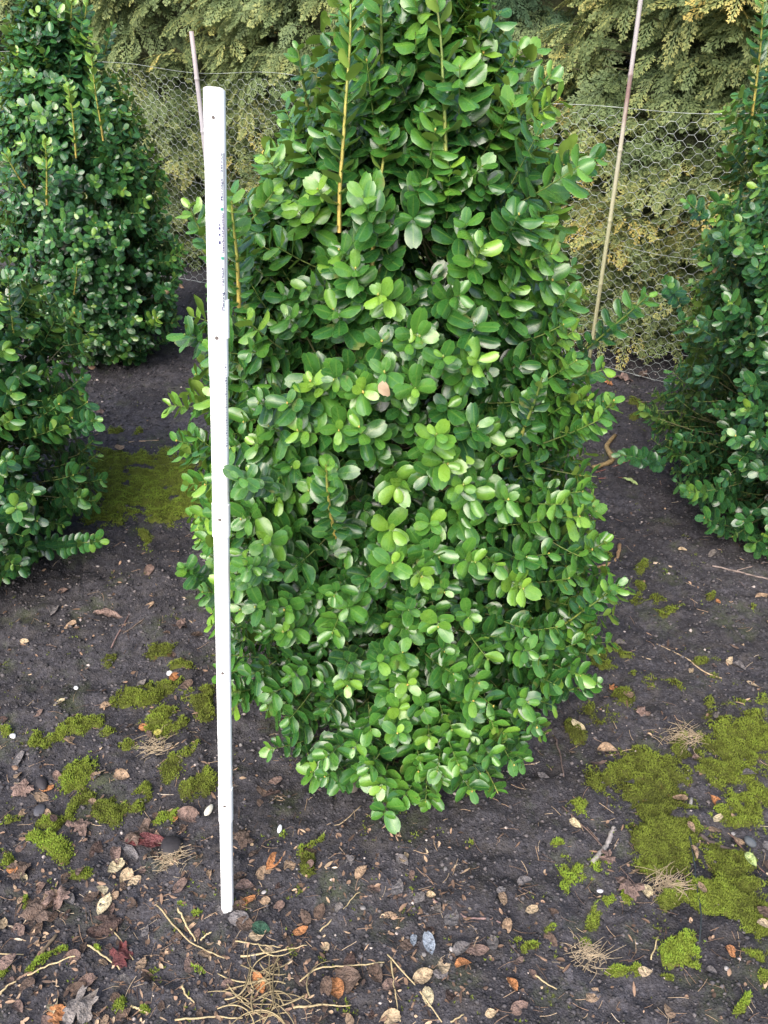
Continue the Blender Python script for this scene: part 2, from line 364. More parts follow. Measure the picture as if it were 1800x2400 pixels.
pz = terrain(px_, py_) + .001 + moss_height(np.clip(mm - .12, 0, 1)) + (vnoise(px_, py_, .013, 21) - .5) * .014 + (vnoise(px_, py_, .03, 22) - .5) * .010 - .002
h = (.0018 + .0030 * rng.random(n) ** 2); a0 = rng.random(n) * 6.28
Vt = []
for kk in range(3):
    a = a0 + kk * 2.1; d = np.stack([np.cos(a), np.sin(a), np.zeros(n)], -1); e = np.stack([-np.sin(a), np.cos(a), np.zeros(n)], -1)
    base = np.stack([px_, py_, pz], -1); wdt = (.0007 + .0006 * rng.random(n))[:, None]
    Vt += [base - e * wdt, base + e * wdt, base + d * (h * .75)[:, None] + np.array([0, 0, 1.]) * (h * (.5 + .6 * rng.random(n)))[:, None]]
Vt = np.stack(Vt, 1).reshape(-1, 3); Ft = np.arange(len(Vt)).reshape(-1, 3)
Tt = np.repeat(np.clip(np.maximum(.36 + .42 * tt + (rng.random(n) - .5) * .4 + (vnoise(px_, py_, .013, 21) - .5) * .40 + (vnoise(px_, py_, .06, 23) - .5) * .3, np.where(tt < 0, 0, .2)), 0, 1), 9)
V, Fl, A = join([(V1, inv.reshape(-1, 4), {'tone': T1}), (Vt, Ft, {'tone': Tt})])
o = link('moss', mesh_np('moss', V, Fl, A), MOSSM)
tag(o, 'patchy cushions of yellow green moss creeping over the soil', 'moss', kind='stuff')

# ------------------------------------------------------------------ leaf mesh builder
def leaf_grid(nu, nv):
    t = np.linspace(0, 1, nv) ** .9; u = np.linspace(-1, 1, nu)
    w = np.where(t < .56, (1 - ((.56 - t) / .56) ** 2.1) ** .85, (1 - np.clip((t - .56) / .44, 0, 1) ** 2.7) ** .62)
    w = np.maximum(w, .05); w[-1] = .30
    U, Tt = np.meshgrid(u, t); W = np.repeat(w[:, None], nu, 1)
    ycut = np.where(Tt > .99, -.045 * (1 - np.abs(U)) , 0)       # the notch at the tip
    idx = np.arange(nu * nv).reshape(nv, nu)
    F = np.stack([idx[:-1, :-1], idx[:-1, 1:], idx[1:, 1:], idx[1:, :-1]], -1).reshape(-1, 4)
    return U.ravel(), (Tt + ycut).ravel(), W.ravel(), F
def build_leaves(L, nu, nv):
    """L: dict of arrays p,d,n (N,3), len, wid, tone, cup, bend"""
    U, T_, W, F = leaf_grid(nu, nv)
    d = norm(L['d']); nn = L['n'] - (L['n'] * d).sum(-1, keepdims=True) * d; nn = norm(nn); x = np.cross(d, nn)
    ln = L['len'][:, None]; wd = L['wid'][:, None] * .5
    lx = U[None] * W[None] * wd
    ly = T_[None] * ln
    lz = -L['cup'][:, None] * (np.abs(U[None] * W[None])) ** 2 * wd * 1.0 - L['bend'][:, None] * T_[None] ** 2 * ln + .12 * wd * (np.abs(U[None]) ** .5) * W[None]
    lz = lz + .10 * wd * np.sin(T_[None] * 9 + L['wob'][:, None]) * U[None] * W[None]
    ly = ly - np.clip(L['bend'][:, None], 0, 1) * .25 * ln * T_[None] ** 2
    V = L['p'][:, None] + lx[..., None] * x[:, None] + ly[..., None] * d[:, None] + lz[..., None] * nn[:, None]
    n, k = lx.shape
    Ff = (F[None] + (np.arange(n) * k)[:, None, None]).reshape(-1, 4)
    A = {'tone': np.repeat(L['tone'], k), 'lu': np.tile(U, n), 'lv': np.tile(T_, n)}
    return V.reshape(-1, 3), Ff, A
UP = np.array([0, 0, 1.])
def shoots(base, dirv, length, npairs, leaf_len, tone, outward, curv=.12, tipsize=.66, open_a=1.0, tipyoung=.25, stem_r=.0011, face=None):
    """vectorised boxwood shoots: opposite pairs of leaves, each pair turned a quarter"""
    S = len(base); dirv = norm(dirv); wig = 0.0 if face is None else 1.0; w0 = float(length[0] * 97 % 6.28); npmax = int(npairs.max())
    i = np.arange(npmax)[None]; s = (i + .6) / npairs[:, None]; ok = i < npairs[:, None]
    s_ = np.clip(s, 0, 1) ** (.62 if face is None else 1.0)
    def pos(q): return base[:, None] + dirv[:, None] * (length[:, None] * q)[..., None] + UP * (curv * length[:, None] * q ** 2)[..., None] + wig * np.array([1., .3, 0]) * (length[:, None] * (.010 * np.sin(q * 4.4 + w0) + 0.0015 * np.sin(q * 15 + 2 * w0)))[..., None]
    p = pos(s_); ax = norm(dirv[:, None] + UP * (2 * curv * s_)[..., None])
    ref = norm(rng.normal(size=(S, 1, 3))) if face is None else np.asarray(face, float).reshape(1, 1, 3); a = norm(np.cross(ax, ref)); b_ = np.cross(ax, a)
    out = []
    phi = i * (np.pi / 2) + rng.normal(0, .18, (S, npmax))
    for side in (0, 1):
        f = phi + side * np.pi
        rad = np.cos(f)[..., None] * a + np.sin(f)[..., None] * b_
        al = open_a * (1.22 - .34 * s_ ** 2.2) + rng.normal(0, .16, s_.shape)        # angle off the stem, closing toward the tip
        d = np.cos(al)[..., None] * ax + np.sin(al)[..., None] * rad
        nn = np.sin(al)[..., None] * ax - np.cos(al)[..., None] * rad
        nn = nn + (.30 * UP + .25 * outward[:, None]) + rng.normal(0, .10, d.shape)
        sz = (.82 + .25 * np.sin(np.pi * np.clip(s_ * .9, 0, 1))) * np.where(i >= npairs[:, None] - 1, tipsize + .2 * rng.random(s_.shape), 1) * rng.uniform(.70, 1.16, s_.shape)
        ll = leaf_len[:, None] * sz
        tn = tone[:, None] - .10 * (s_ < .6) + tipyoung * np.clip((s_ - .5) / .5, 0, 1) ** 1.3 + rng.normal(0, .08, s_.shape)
        sel = ok & (rng.random(s_.shape) > .05)
        out.append((p[sel], d[sel], nn[sel], ll[sel], (ll * rng.uniform(.48, .64, s_.shape))[sel], tn[sel]))
    cat = [np.concatenate(z) for z in zip(*out)]
    nL = len(cat[0])
    L = dict(p=cat[0], d=cat[1], n=cat[2], len=cat[3], wid=cat[4], tone=np.clip(cat[5], 0, 1), cup=rng.uniform(.05, .75, nL), bend=rng.uniform(-.05, .22, nL), wob=rng.random(nL) * 6.28)
    q = np.linspace(0, 1, 5 if face is None else 14)[None].repeat(S, 0)
    st = tubes(pos(q), stem_r * (1 - .55 * q), 4, tone=.38 + .25 * q * np.ones((S, 1)))
    return L, st
def cat_leaves(Ls): return {k: np.concatenate([l[k] for l in Ls]) for k in Ls[0]}

def shrub(name, label, cx, cy, prof, n_shoots, leaf, mat, seed, base_tone, nu, nv, n_clump, shoot_len=.085, lum=0.0, extra=None, back=.35, top_up=.75, low=0.0):
    global rng
    rng = np.random.default_rng(seed)
    root = link(name, None, loc=(cx, cy, 0)); tag(root, label, 'shrub', 'clipped boxwood shrubs standing in rows')
    zs = np.array([p[0] for p in prof]); rs = np.array([p[1] for p in prof]); H = zs[-1]
    ph = rng.random((6,)) * 6.28
    def rad(z, th):
        lump = 1 + .45 * (.07 * np.sin(3 * th + ph[0] + 4 * z) + .06 * np.sin(5 * th + ph[1] - 9 * z) + .05 * np.sin(2 * th + ph[2] + 17 * z) + .05 * np.sin(7 * th + ph[3] + 23 * z))
        return np.interp(z, zs, rs) * lump
    def pick_surface(n):
        z = rng.random(n * 8) * (H - zs[0]) + zs[0]; th = rng.random(n * 8) * 6.283
        acc = np.interp(z, zs, rs) / rs.max() + .45 * (z < zs[0] + .13)
        tocam = -np.sin(th)                     # +1 on the side of the camera
        acc = acc * np.where(tocam > -.45, 1, back) + .06
        k = rng.random(n * 8) < acc
        return z[k][:n], th[k][:n]
    # clumps = ends of side branches
    cz, cth = pick_surface(n_clump)
    nk = int(n_shoots * .63); ci = rng.integers(0, len(cz), nk)
    tz = cz[ci] + rng.normal(0, .036, nk); tth = cth[ci] + rng.normal(0, .10, nk) / np.maximum(np.interp(cz[ci], zs, rs) / .35, .3)
    cdepth = rng.uniform(.90, 1.08, len(cz))[ci] * (1 - np.abs(rng.normal(0, .07, nk)))
    z2, th2 = pick_surface(n_shoots - nk); d2 = rng.uniform(.12, .90, len(z2)) ** .6
    z = np.concatenate([tz, z2]); th = np.concatenate([tth, th2]); dep = np.concatenate([cdepth, d2]); S = len(z)
    z = np.clip(z, zs[0] - .01, H)
    # the outermost shoots keep a distance from each other, so that each ends in a rosette of its own; the crowded ones stay shorter, with shade put into their tone
    r = rad(z, th) * dep; tp = np.column_stack([np.cos(th) * r, np.sin(th) * r, z]); okp = []; crowded = np.zeros(S, bool); sep = leaf * 1.08 * rng.uniform(.8, 1.25, S)
    for q in np.argsort(-dep):
        if dep[q] < .80: break
        if okp and (((tp[okp] - tp[q]) ** 2).sum(1) < sep[q] ** 2).any(): crowded[q] = True
        else: okp.append(q)
    dep = np.where(crowded, dep * rng.uniform(.72, .90, S), dep)
    r = rad(z, th) * dep
    out = np.stack([np.cos(th), np.sin(th), np.zeros(S)], -1)
    tip = out * r[:, None] + UP * z[:, None] + np.array([1., 0, 0]) * (low * (1.1 * np.clip(1 - z / .35, 0, 1) + .45 * np.clip((z - .75) / .2, 0, 1)))[:, None]
    up = np.clip((z / H - .50) / .45, 0, 1) * top_up + .22 + rng.normal(0, .22, S) - .30 * (z / H < .18)
    dirv = norm(out * (1 - .55 * np.clip((z / H - .55) / .45, 0, 1))[:, None] + UP * up[:, None] + rng.normal(0, .17, (S, 3)))
    ln = shoot_len * rng.uniform(.55, 1.25, S) * (1 + .75 * np.clip((z / H - .68) / .3, 0, 1))
    ln = np.where((dep > .97) & (rng.random(S) < .045), ln * 1.5, ln)          # a few shoots stick out
    tip = tip + dirv * np.where(ln > shoot_len * 1.5, .25, .0)[:, None] * ln[:, None]
    base = tip - dirv * ln[:, None]
    npairs = np.clip(np.round(ln / (leaf * .36)), 4, 11).astype(int)
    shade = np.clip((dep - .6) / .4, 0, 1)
    tone = base_tone - .05 * crowded + .42 * (shade - .72) + rng.normal(0, .075, S) + np.where(rng.random(S) < .11, .16, 0) - .05 * (z / H < .3)  # inner leaves are older and darker; depth shade is painted into tone too
    ll = leaf * rng.uniform(.8, 1.08, S) * (1 + .10 * np.clip((z / H - .6) / .4, 0, 1)) * np.where(dep < .8, .85, 1)
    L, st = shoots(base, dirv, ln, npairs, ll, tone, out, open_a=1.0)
    leaves = [L]; stems = [st]
    # skeleton: main stems
    nm = 9; ms = []
    for q in range(nm):
        th_ = q / nm * 6.283 + rng.normal(0, .2); rt = rng.uniform(.35, .62) * rs.max(); top = H * rng.uniform(.62, .9)
        tt_ = np.linspace(0, 1, 12); rr = rt * np.sin(tt_ * np.pi * .62) ** .8 * (1 - .45 * tt_ ** 3)
        ms.append(np.stack([np.cos(th_) * rr + rng.normal(0, .004, 12), np.sin(th_) * rr + rng.normal(0, .004, 12), tt_ * top - .03 * (tt_ < .01)], -1))
    ms = np.array(ms); mr = np.linspace(.010, .0035, 12)[None].repeat(nm, 0)
    mt = tubes(ms, mr, 7, tone=np.linspace(0, .35, 12)[None].repeat(nm, 0))
    # limbs from main stems to shoots
    nodes = ms.reshape(-1, 3)
    lower = base - UP * .07
    d2_ = ((lower[:, None] - nodes[None]) ** 2).sum(-1) + np.where(nodes[None, :, 2] > base[:, None, 2], .2, 0)
    st0 = nodes[d2_.argmin(1)]
    tq = np.linspace(0, 1, 5)[None, :, None]; mid = (st0 + base) / 2 - UP * .02 + rng.normal(0, .01, base.shape)
    path = (1 - tq) ** 2 * st0[:, None] + 2 * tq * (1 - tq) * mid[:, None] + tq ** 2 * base[:, None]
    kb = rng.random(S) < .5
    lb = tubes(path[kb], np.linspace(.0020, .0011, 5)[None].repeat(kb.sum(), 0), 4, tone=np.linspace(-.1, .30, 5)[None].repeat(kb.sum(), 0))
    parts_extra = []
    if extra is not None:
        c0 = np.array([cx, cy, 0.])
        for (b0, t0, lf, sr, tn, oa) in extra:
            b0 = np.array(b0) - c0; t0 = np.array(t0) - c0; dv = t0 - b0; le = np.linalg.norm(dv)
            npq = np.array([max(4, int(round(le / (lf * .38))))])
            Lx, sx = shoots(b0[None], dv[None], np.array([le]), npq, np.array([lf]), np.array([tn]), norm(np.array([[0, -1., 0]])), curv=.0, open_a=oa, stem_r=sr, tipyoung=.30, face=(.72, -.68, .1))
            parts_extra.append((Lx, sx, sr))
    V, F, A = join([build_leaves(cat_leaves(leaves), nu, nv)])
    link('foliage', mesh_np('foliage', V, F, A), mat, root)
    V, F, A = join([mt]); link('trunk', mesh_np('trunk', V, F, A), STEM, root)
    k = np.where((dep > .93) & (out[:, 1] < .4))[0]; k = rng.choice(k, min(len(k), 260), replace=False)      # pale winter buds at the shoot tips
    bp_ = tip[k] + UP * (.12 * ln[k])[:, None]; bs = rng.uniform(.0012, .0024, len(k))
    Vb = (octv[None] * np.array([.8, .8, 1.3]) + (rng.random((len(k), 6, 3)) - .5) * .5) * bs[:, None, None] + bp_[:, None]
    bud = (Vb.reshape(-1, 3), (octf[None] + (np.arange(len(k)) * 6)[:, None, None]).reshape(-1, 3), {'tone': np.repeat(rng.uniform(.6, 1.0, len(k)), 6)})
    V, F, A = join([lb, st, bud]); link('branches', mesh_np('branches', V, F, A), STEM, root)
    for Lx, sx, L_sr in parts_extra:
        Vs, Fs, As = sx; As = dict(As); As['tone'] = np.clip(As['tone'] * 0 + (.95 if sx[0].shape[0] and L_sr > .0026 else .74) - .25 * (Vs[:, 2] - Vs[:, 2].min()) / max(np.ptp(Vs[:, 2]), .01), 0, 1)
        so = link('young_shoot', mesh_np('young_shoot', Vs, Fs, As), STEM, root)
        Vl, Fl_, Al = build_leaves(Lx, nu, nv); link('leaves', mesh_np('shoot_leaves', Vl, Fl_, Al), mat, so)
    # dead leaves caught in the crown
    nd = 4; k = rng.choice(np.where((dep > .9) & (out[:, 1] < .2))[0], nd)
    Ld = dict(p=tip[k] + out[k] * .006, d=norm(rng.normal(size=(nd, 3))), n=out[k] + UP * .4 + rng.normal(0, .3, (nd, 3)), len=np.full(nd, leaf * .8), wid=np.full(nd, leaf * .5), tone=rng.uniform(.55, .8, nd), cup=rng.uniform(-1, 1, nd), bend=rng.uniform(-.3, .5, nd), wob=rng.random(nd) * 6)
    V, F, A = build_leaves(Ld, 5, 6)
    dl = link('dead_leaves', mesh_np('dead_leaves', V, F, A), LITTER, root); dl['label'] = 'withered tan leaves caught in the green crown'
    return root

def SH(u0, v0, y0, u1, v1, y1, lf=.028, sr=.0026, tn=.55, oa=.85): return (P(u0, v0, y0 + .05), P(u1, v1, y1), lf, sr, tn, oa * .95)
main_prof = [(.035, .285), (.08, .335), (.20, .345), (.32, .338), (.45, .325), (.60, .310), (.70, .290), (.78, .262), (.86, .235), (.93, .205), (.99, .168), (1.03, .128), (1.07, .09), (1.12, .055), (1.18, .03)]
main_extra = [SH(798, 545, .98, 818, 10, 1.08, 0.031, .0027, .5, .8), SH(1052, 400, 1.0, 1022, -5, 1.1, .030, .0026, .42, .8), SH(870, 640, .97, 905, 300, 1.08, .028, .003, .42),
              SH(1225, 1020, .90, 1270, 885, .90, .020, .0026, .4, .7), SH(785, 1260, .85, 762, 1090, .84, .026, .0028, .55), SH(560, 720, .93, 545, 470, .96, .026, .0028, .6, .8),
              SH(1330, 860, 1.12, 1520, 690, 1.10, .027, .0020, .50, .95), SH(1250, 420, 1.15, 1400, 370, 1.13, .027, .0020, .45), SH(1300, 1480, 1.0, 1450, 1370, .98, .025, .002, .5, .95),
              SH(560, 560, 1.0, 640, 450, 1.0, .023, .002, .62, .85), SH(520, 640, 1.02, 440, 480, 1.05, .026, .002, .66, .9), SH(1150, 300, 1.12, 1215, 110, 1.14, .024, .0022, .55), SH(1180, 330, 1.10, 1290, 175, 1.12, .026, .0022, .5), SH(1100, 200, 1.12, 1130, 70, 1.13, .026, .0022, .5), SH(720, 260, 1.1, 700, 110, 1.12, .026, .0022, .5), SH(900, 200, 1.08, 890, -20, 1.1, .028, .0026, .5),
              SH(1250, 1640, 1.0, 1400, 1600, .97, .024, .002, .42, .95), SH(480, 1360, .98, 430, 1330, .97, .024, .002, .5), SH(1320, 1330, 1.06, 1420, 1270, 1.04, .027, .002, .5),
              SH(640, 1135, .84, 560, 1120, .788, .024, .0015, .45, 1.0), SH(640, 1340, .83, 572, 1326, .79, .021, .0015, .52, 1.0),
              SH(1060, 1640, .96, 1165, 1860, .87, .030, .002, .46, 1.15), SH(1130, 1660, .96, 1080, 1800, .88, .030, .002, .5, 1.15), SH(960, 1680, .92, 985, 1790, .87, .030, .002, .5, 1.15), SH(1000, 1740, .90, 1035, 1830, .86, .029, .002, .55, 1.05), SH(700, 1720, .95, 740, 1800, .92, .028, .002, .32, 1.05),
              SH(900, 1700, .90, 870, 1800, .86, .028, .002, .45, 1.05)]
shrub('boxwood_shrub', 'large foreground boxwood with glossy bright green leaves, behind the white rod', .012, 1.20, main_prof, 2500, .0325, BOX, 11, .46, 5, 7, 215, .088, extra=main_extra, low=.062)
shrub('boxwood_shrub', 'tall dark green boxwood near the wire fence, the farthest shrub', -.935, 2.75, [(.04, .16), (.10, .25), (.26, .29), (.45, .285), (.62, .25), (.80, .185), (.91, .12), (.98, .06), (1.03, .02)],
      1700, .0310, BOXBLUE, 12, .42, 3, 6, 170, .085,
      extra=[SH(240, 330, 2.45, 215, 130, 2.47, .028, .0032, .8, .7), SH(112, 480, 2.4, 105, 330, 2.42, .026, .0034, .8, .7), SH(180, 370, 2.42, 160, 200, 2.44, .027, .003, .85, .8),
             SH(175, 690, 2.38, 180, 620, 2.39, .024, .003, .6, .8), SH(60, 440, 2.4, 10, 360, 2.42, .026, .003, .75, .8), SH(160, 110, 2.72, 170, 0, 2.74, .028, .003, .75, .8), SH(190, 110, 2.75, 205, 5, 2.75, .028, .003, .6, .8),
             SH(90, 120, 2.7, 50, 20, 2.74, .028, .003, .5, .8), SH(245, 130, 2.75, 262, 60, 2.75, .024, .002, .5, .8)])
shrub('boxwood_shrub', 'boxwood with blue green leaves beside the mossy ground, cut off by the left edge', -.985, 1.62, [(.04, .24), (.12, .34), (.25, .375), (.36, .37), (.50, .33), (.60, .29), (.70, .23), (.80, .14), (.87, .05)],
      1650, .0320, BOXBLUE, 13, .47, 4, 6, 130, .085,
      extra=[SH(150, 1000, 1.55, 225, 985, 1.5, .028, .002, .5, 1.0), SH(20, 1290, 1.55, 235, 1268, 1.42, .028, .002, .5, 1.1), SH(30, 780, 1.5, 20, 640, 1.5, .028, .002, .45, .8)])
shrub('boxwood_shrub', 'tall glossy boxwood in front of the fence, cut off by the right edge', 1.05, 1.78, [(.03, .28), (.10, .37), (.22, .405), (.34, .41), (.54, .385), (.72, .395), (.88, .37), (1.03, .31), (1.13, .20), (1.2, .08)],
      3100, .0300, BOXBLUE, 14, .43, 3, 6, 190, .08,
      extra=[SH(1765, 270, 1.62, 1790, 0, 1.64, .026, .0027, .6, .8), SH(1560, 1090, 1.55, 1455, 1065, 1.5, .024, .002, .5, 1.0), SH(1600, 720, 1.6, 1560, 660, 1.58, .024, .002, .5, 1.0), 
             SH(1660, 520, 1.6, 1610, 470, 1.62, .022, .002, .5, .9)])

# ------------------------------------------------------------------ thuja hedge
FA = np.array([-.868, 3.47]); FB = np.array([.76, 2.57]); FD = (FB - FA) / np.linalg.norm(FB - FA); FN = np.array([-FD[1], FD[0]])   # fence line, and the way to the hedge
if FN[1] < 0: FN = -FN
def F3(s, off=0., z=0.): p = FA + FD * s + FN * off; return np.array([p[0], p[1], z])
def spray_template(seed):
    r = np.random.default_rng(seed); V = []; F = []; T_ = []
    def scale(p0, p1, w, tip0, tip1):
        d = (p1 - p0); n_ = np.array([-d[1], d[0]]) / (np.linalg.norm(d) + 1e-9) * w; m_ = p0 + d * .62; k = len(V)
        for q, t in ((p0 - n_ * .45, tip0), (m_ - n_, (tip0 + tip1) / 2), (p1, tip1), (m_ + n_, (tip0 + tip1) / 2), (p0 + n_ * .45, tip0)): V.append(q); T_.append(t)
        F.append((k, k + 1, k + 2, k + 3)); F.append((k, k + 3, k + 4, k + 4))
    L0 = 1.0; nb = 10
    for i in range(8):
        scale(np.array([.02 * math.sin(i * .8), i / 8 * .98]), np.array([.02 * math.sin((i + 1) * .8), (i + 1.35) / 8 * .98]), .018, i / 8 * .5, (i + 1) / 8 * .6)
    for i in range(nb):
        s = (i + 1.) / (nb + .6); side = 1 if i % 2 else -1
        ln = .50 * (1 - s * .78) * (.55 + .45 * min(1, s * 4)) * r.uniform(.85, 1.12); ang = R(42 - 10 * s + r.normal() * 4)
        d = np.array([side * math.sin(ang), math.cos(ang)]); p0 = np.array([.02 * math.sin(s * 6.4), s * .95])
        ns = max(2, int(ln / .095))
        for j in range(ns):
            a = p0 + d * ln * j / ns; b_ = p0 + d * ln * (j + 1.3) / ns
            scale(a, b_, .0225, .2 + .6 * j / ns, .25 + .75 * (j + 1) / ns)
            if j > 0:
                for ss in (1, -1):
                    l2 = .15 * (1 - j / ns * .6) * r.uniform(.8, 1.2); a2 = math.atan2(d[0], d[1]) + ss * R(36)
                    scale(a, a + l2 * np.array([math.sin(a2), math.cos(a2)]), .0215, .3 + .5 * j / ns, .95)
    V = np.array(V); z = -.16 * V[:, 1] ** 2 - .35 * V[:, 0] ** 2 + r.normal(0, .006, len(V))
    Q = np.array([f for f in F if f[2] != f[3]]); T3 = np.array([f[:3] for f in F if f[2] == f[3]])
    return np.column_stack([V, z]), Q, np.array(T_)
TEMPL = [spray_template(s) for s in (1, 2, 3)]
def build_sprays(p, d, n, size, tone):
    d = norm(d); nn = norm(n - (n * d).sum(-1, keepdims=True) * d); x = np.cross(d, nn); parts = []
    w = rng.integers(0, 3, len(p))
    for k in range(3):
        s = w == k
        if not s.any(): continue
        Vt, Ft, Tt = TEMPL[k]; m_ = s.sum()
        V = p[s][:, None] + size[s][:, None, None] * (Vt[None, :, :1] * x[s][:, None] + Vt[None, :, 1:2] * d[s][:, None] + Vt[None, :, 2:] * nn[s][:, None])
        parts.append((V.reshape(-1, 3), (Ft[None] + (np.arange(m_) * len(Vt))[:, None, None]).reshape(-1, 4), {'tip': np.tile(Tt, m_), 'tone': np.repeat(tone[s], len(Vt))}))
    return join(parts)
def conifer(name, label, s, off, rw, h, nb, mat, seed, tone0, zmin=.08, size=.108, nsp=9):
    """a tree of the hedge: branches around an added dark hull that blocks light, each with flat drooping sprays"""
    global rng
    rng = np.random.default_rng(seed)
    c = F3(s, off); root = link(name, None, loc=c); tag(root, label, 'conifer', 'conifers of the hedge behind the wire fence')
    front = -np.array([FN[0], FN[1], 0])
    fa = math.atan2(front[1], front[0])
    z = zmin + (h - zmin) * rng.random(nb) ** .9; th = fa + rng.uniform(-1.75, 1.75, nb)
    lump = 1 + .14 * np.sin(4 * th + seed + 5 * z) + .12 * np.sin(9 * z + seed * 2 + 2 * th) + rng.normal(0, .07, nb)
    r = rw * (1 - .10 * (z / h) - .75 * np.clip(z / h - .72, 0, 1)) * lump
    out = np.stack([np.cos(th), np.sin(th), np.zeros(nb)], -1)
    end = out * r[:, None] + UP * z[:, None]
    bl = rng.uniform(.14, .26, nb)
    bd = norm(out * .9 + UP * rng.uniform(-.15, .45, nb)[:, None] + rng.normal(0, .35, (nb, 3)))
    start = end - bd * bl[:, None]
    pn = norm(np.cross(bd, np.cross(UP, bd) + rng.normal(0, .35, (nb, 3)))) ; pn = np.where(pn[:, 2:] < 0, -pn, pn)
    sd = norm(np.cross(bd, pn)); btone = tone0 + rng.normal(0, .12, nb) + .12 * np.clip((r / rw - 1) / .2, -1, 1)
    P_, D_, N_, S_, T__ = [], [], [], [], []
    for j in range(nsp):
        q = (j + .5) / nsp; side = (1 if j % 2 else -1) if j < nsp - 1 else 0
        pos = start + bd * (bl * (.15 + .85 * q))[:, None] - UP * (.10 * bl * q ** 2)[:, None]
        d = bd * (.62 + .4 * (side == 0)) + sd * side * .85 - UP * rng.uniform(.2, 1.05, nb)[:, None] + rng.normal(0, .12, (nb, 3))
        P_.append(pos); D_.append(d); N_.append(pn + out * .35 + rng.normal(0, .25, (nb, 3))); S_.append(size * rng.uniform(.75, 1.25, nb) * (1.05 - .25 * q)); T__.append(btone + (q - .6) * .25 + rng.normal(0, .06, nb))
    V, F, A = build_sprays(np.concatenate(P_), np.concatenate(D_), np.concatenate(N_), np.concatenate(S_), np.clip(np.concatenate(T__), 0, 1))
    link('foliage', mesh_np('foliage', V, F, A, smooth=False), mat, root)
    q = np.linspace(0, 1, 4)[None, :, None]; inner = np.stack([np.zeros(nb), np.zeros(nb), np.maximum(z - .12, .05)], -1)
    path = inner[:, None] * (1 - q) + end[:, None] * q - UP * (.03 * q * q); k = rng.random(nb) < .5
    V, F, A = tubes(path[k], np.linspace(.006, .0015, 4)[None].repeat(k.sum(), 0), 4, tone=np.full((k.sum(), 4), .15))
    link('branches', mesh_np('branches', V, F, A), STEM, root)
    V, Fs = one_tube([(0, 0, -.05), (.01, 0, h * .4), (0, .01, h * .9)], [.05, .035, .01], 10)
    me = mesh_np('trunk', V, Fs, {'tone': np.zeros(len(V))}); link('trunk', me, STEM, root)
    # solid dark hull, added to stop light showing through the gaps
    nz_, nt_ = 22, 28; zz = np.linspace(.05, h * .97, nz_); tt_ = np.arange(nt_) / nt_ * 6.283
    ZZ, TT = np.meshgrid(zz, tt_, indexing='ij')
    RR = rw * .62 * (1 - .5 * np.clip(ZZ / h - .7, 0, 1)) * (1 + .25 * (vnoise(TT * 2 + seed, ZZ * 5, .6, seed) - .5)) * np.where(ZZ > h * .95, .3, 1)
    V = np.stack([np.cos(TT) * RR, np.sin(TT) * RR, ZZ], -1).reshape(-1, 3); idx = np.arange(nz_ * nt_).reshape(nz_, nt_)
    F = np.stack([idx[:-1], np.roll(idx[:-1], -1, 1), np.roll(idx[1:], -1, 1), idx[1:]], -1).reshape(-1, 4)
    link('light_blocking_core', mesh_np('light_blocking_core', V, F), INNER, root)
    return root
L_ = np.linalg.norm(FB - FA)
conifer('thuja_tree', 'golden thuja on the far side of the tallest dark boxwood', -.95, .55, .46, 2.1, 494, GOLD, 31, .45)
conifer('thuja_tree', 'golden thuja rising behind the tallest dark boxwood', -.18, .55, .46, 2.1, 644, GOLD, 32, .45)
conifer('thuja_tree', 'golden thuja behind the short leaning cane and the rod', .52, .55, .46, 2.1, 780, GOLD, 33, .45)
conifer('dark_conifer', 'dark green conifer in the shaded gap between the golden thujas', 1.20, .85, .50, 2.3, 420, DARKT, 34, .45, size=.10)
conifer('thuja_tree', 'golden thuja behind the tall bamboo cane and wire mesh', 1.92, .55, .46, 2.1, 930, GOLD, 35, .51)
conifer('thuja_tree', 'golden thuja behind the glossy boxwood at the right edge', 2.65, .55, .46, 2.1, 630, GOLD, 36, .47)
conifer('thuja_tree', 'low olive thuja branch mass below the gap, behind the mesh', 1.22, .50, .36, .95, 260, GOLD, 37, .32)
conifer('dark_conifer', 'dark conifer standing in the second row behind the golden thujas', .2, 1.35, .6, 2.5, 240, DARKT, 38, .35, size=.12)
conifer('dark_conifer', 'dark conifer in the second row behind the bamboo cane', 1.9, 1.45, .6, 2.6, 240, DARKT, 39, .35, size=.12)

# ------------------------------------------------------------------ wire fence
rng = np.random.default_rng(5)
fence = link('wire_fence', None, loc=tuple(F3(0)))
tag(fence, 'galvanised hexagonal chicken wire fence in front of the golden hedge', 'fence')
S0, S1, FH = -1.1, L_ + 1.35, .80
hw, hh, tw = .0395, .0300, .0135                    # hexagon width, height, twisted piece
def warp(s, z):
    """the mesh sags and bulges"""
    off = .018 * np.sin(s * 3.1 + 1) + .012 * np.sin(s * 7.7 + z * 6) + .010 * np.sin(z * 11 + s * 2) - .03 * np.clip(.12 - z, 0, 1) * 4
    dz = .010 * np.sin(s * 4.3 + z * 5) + .006 * np.sin(s * 11 + 2) + .012 * np.clip(z - .6, 0, 1) * np.sin(s * 2.2)
    ds = .006 * np.sin(z * 14 + s * 3) + .006 * np.sin(z * 5 + s * 8)
    s2 = s + ds
    return np.stack([FD[0] * s2 + FN[0] * off, FD[1] * s2 + FN[1] * off, z + dz], -1)
px2 = (hw + tw)          # two columns per pitch
segs = []
nc = int((S1 - S0) / (px2 / 2)); nr = int(FH / hh)
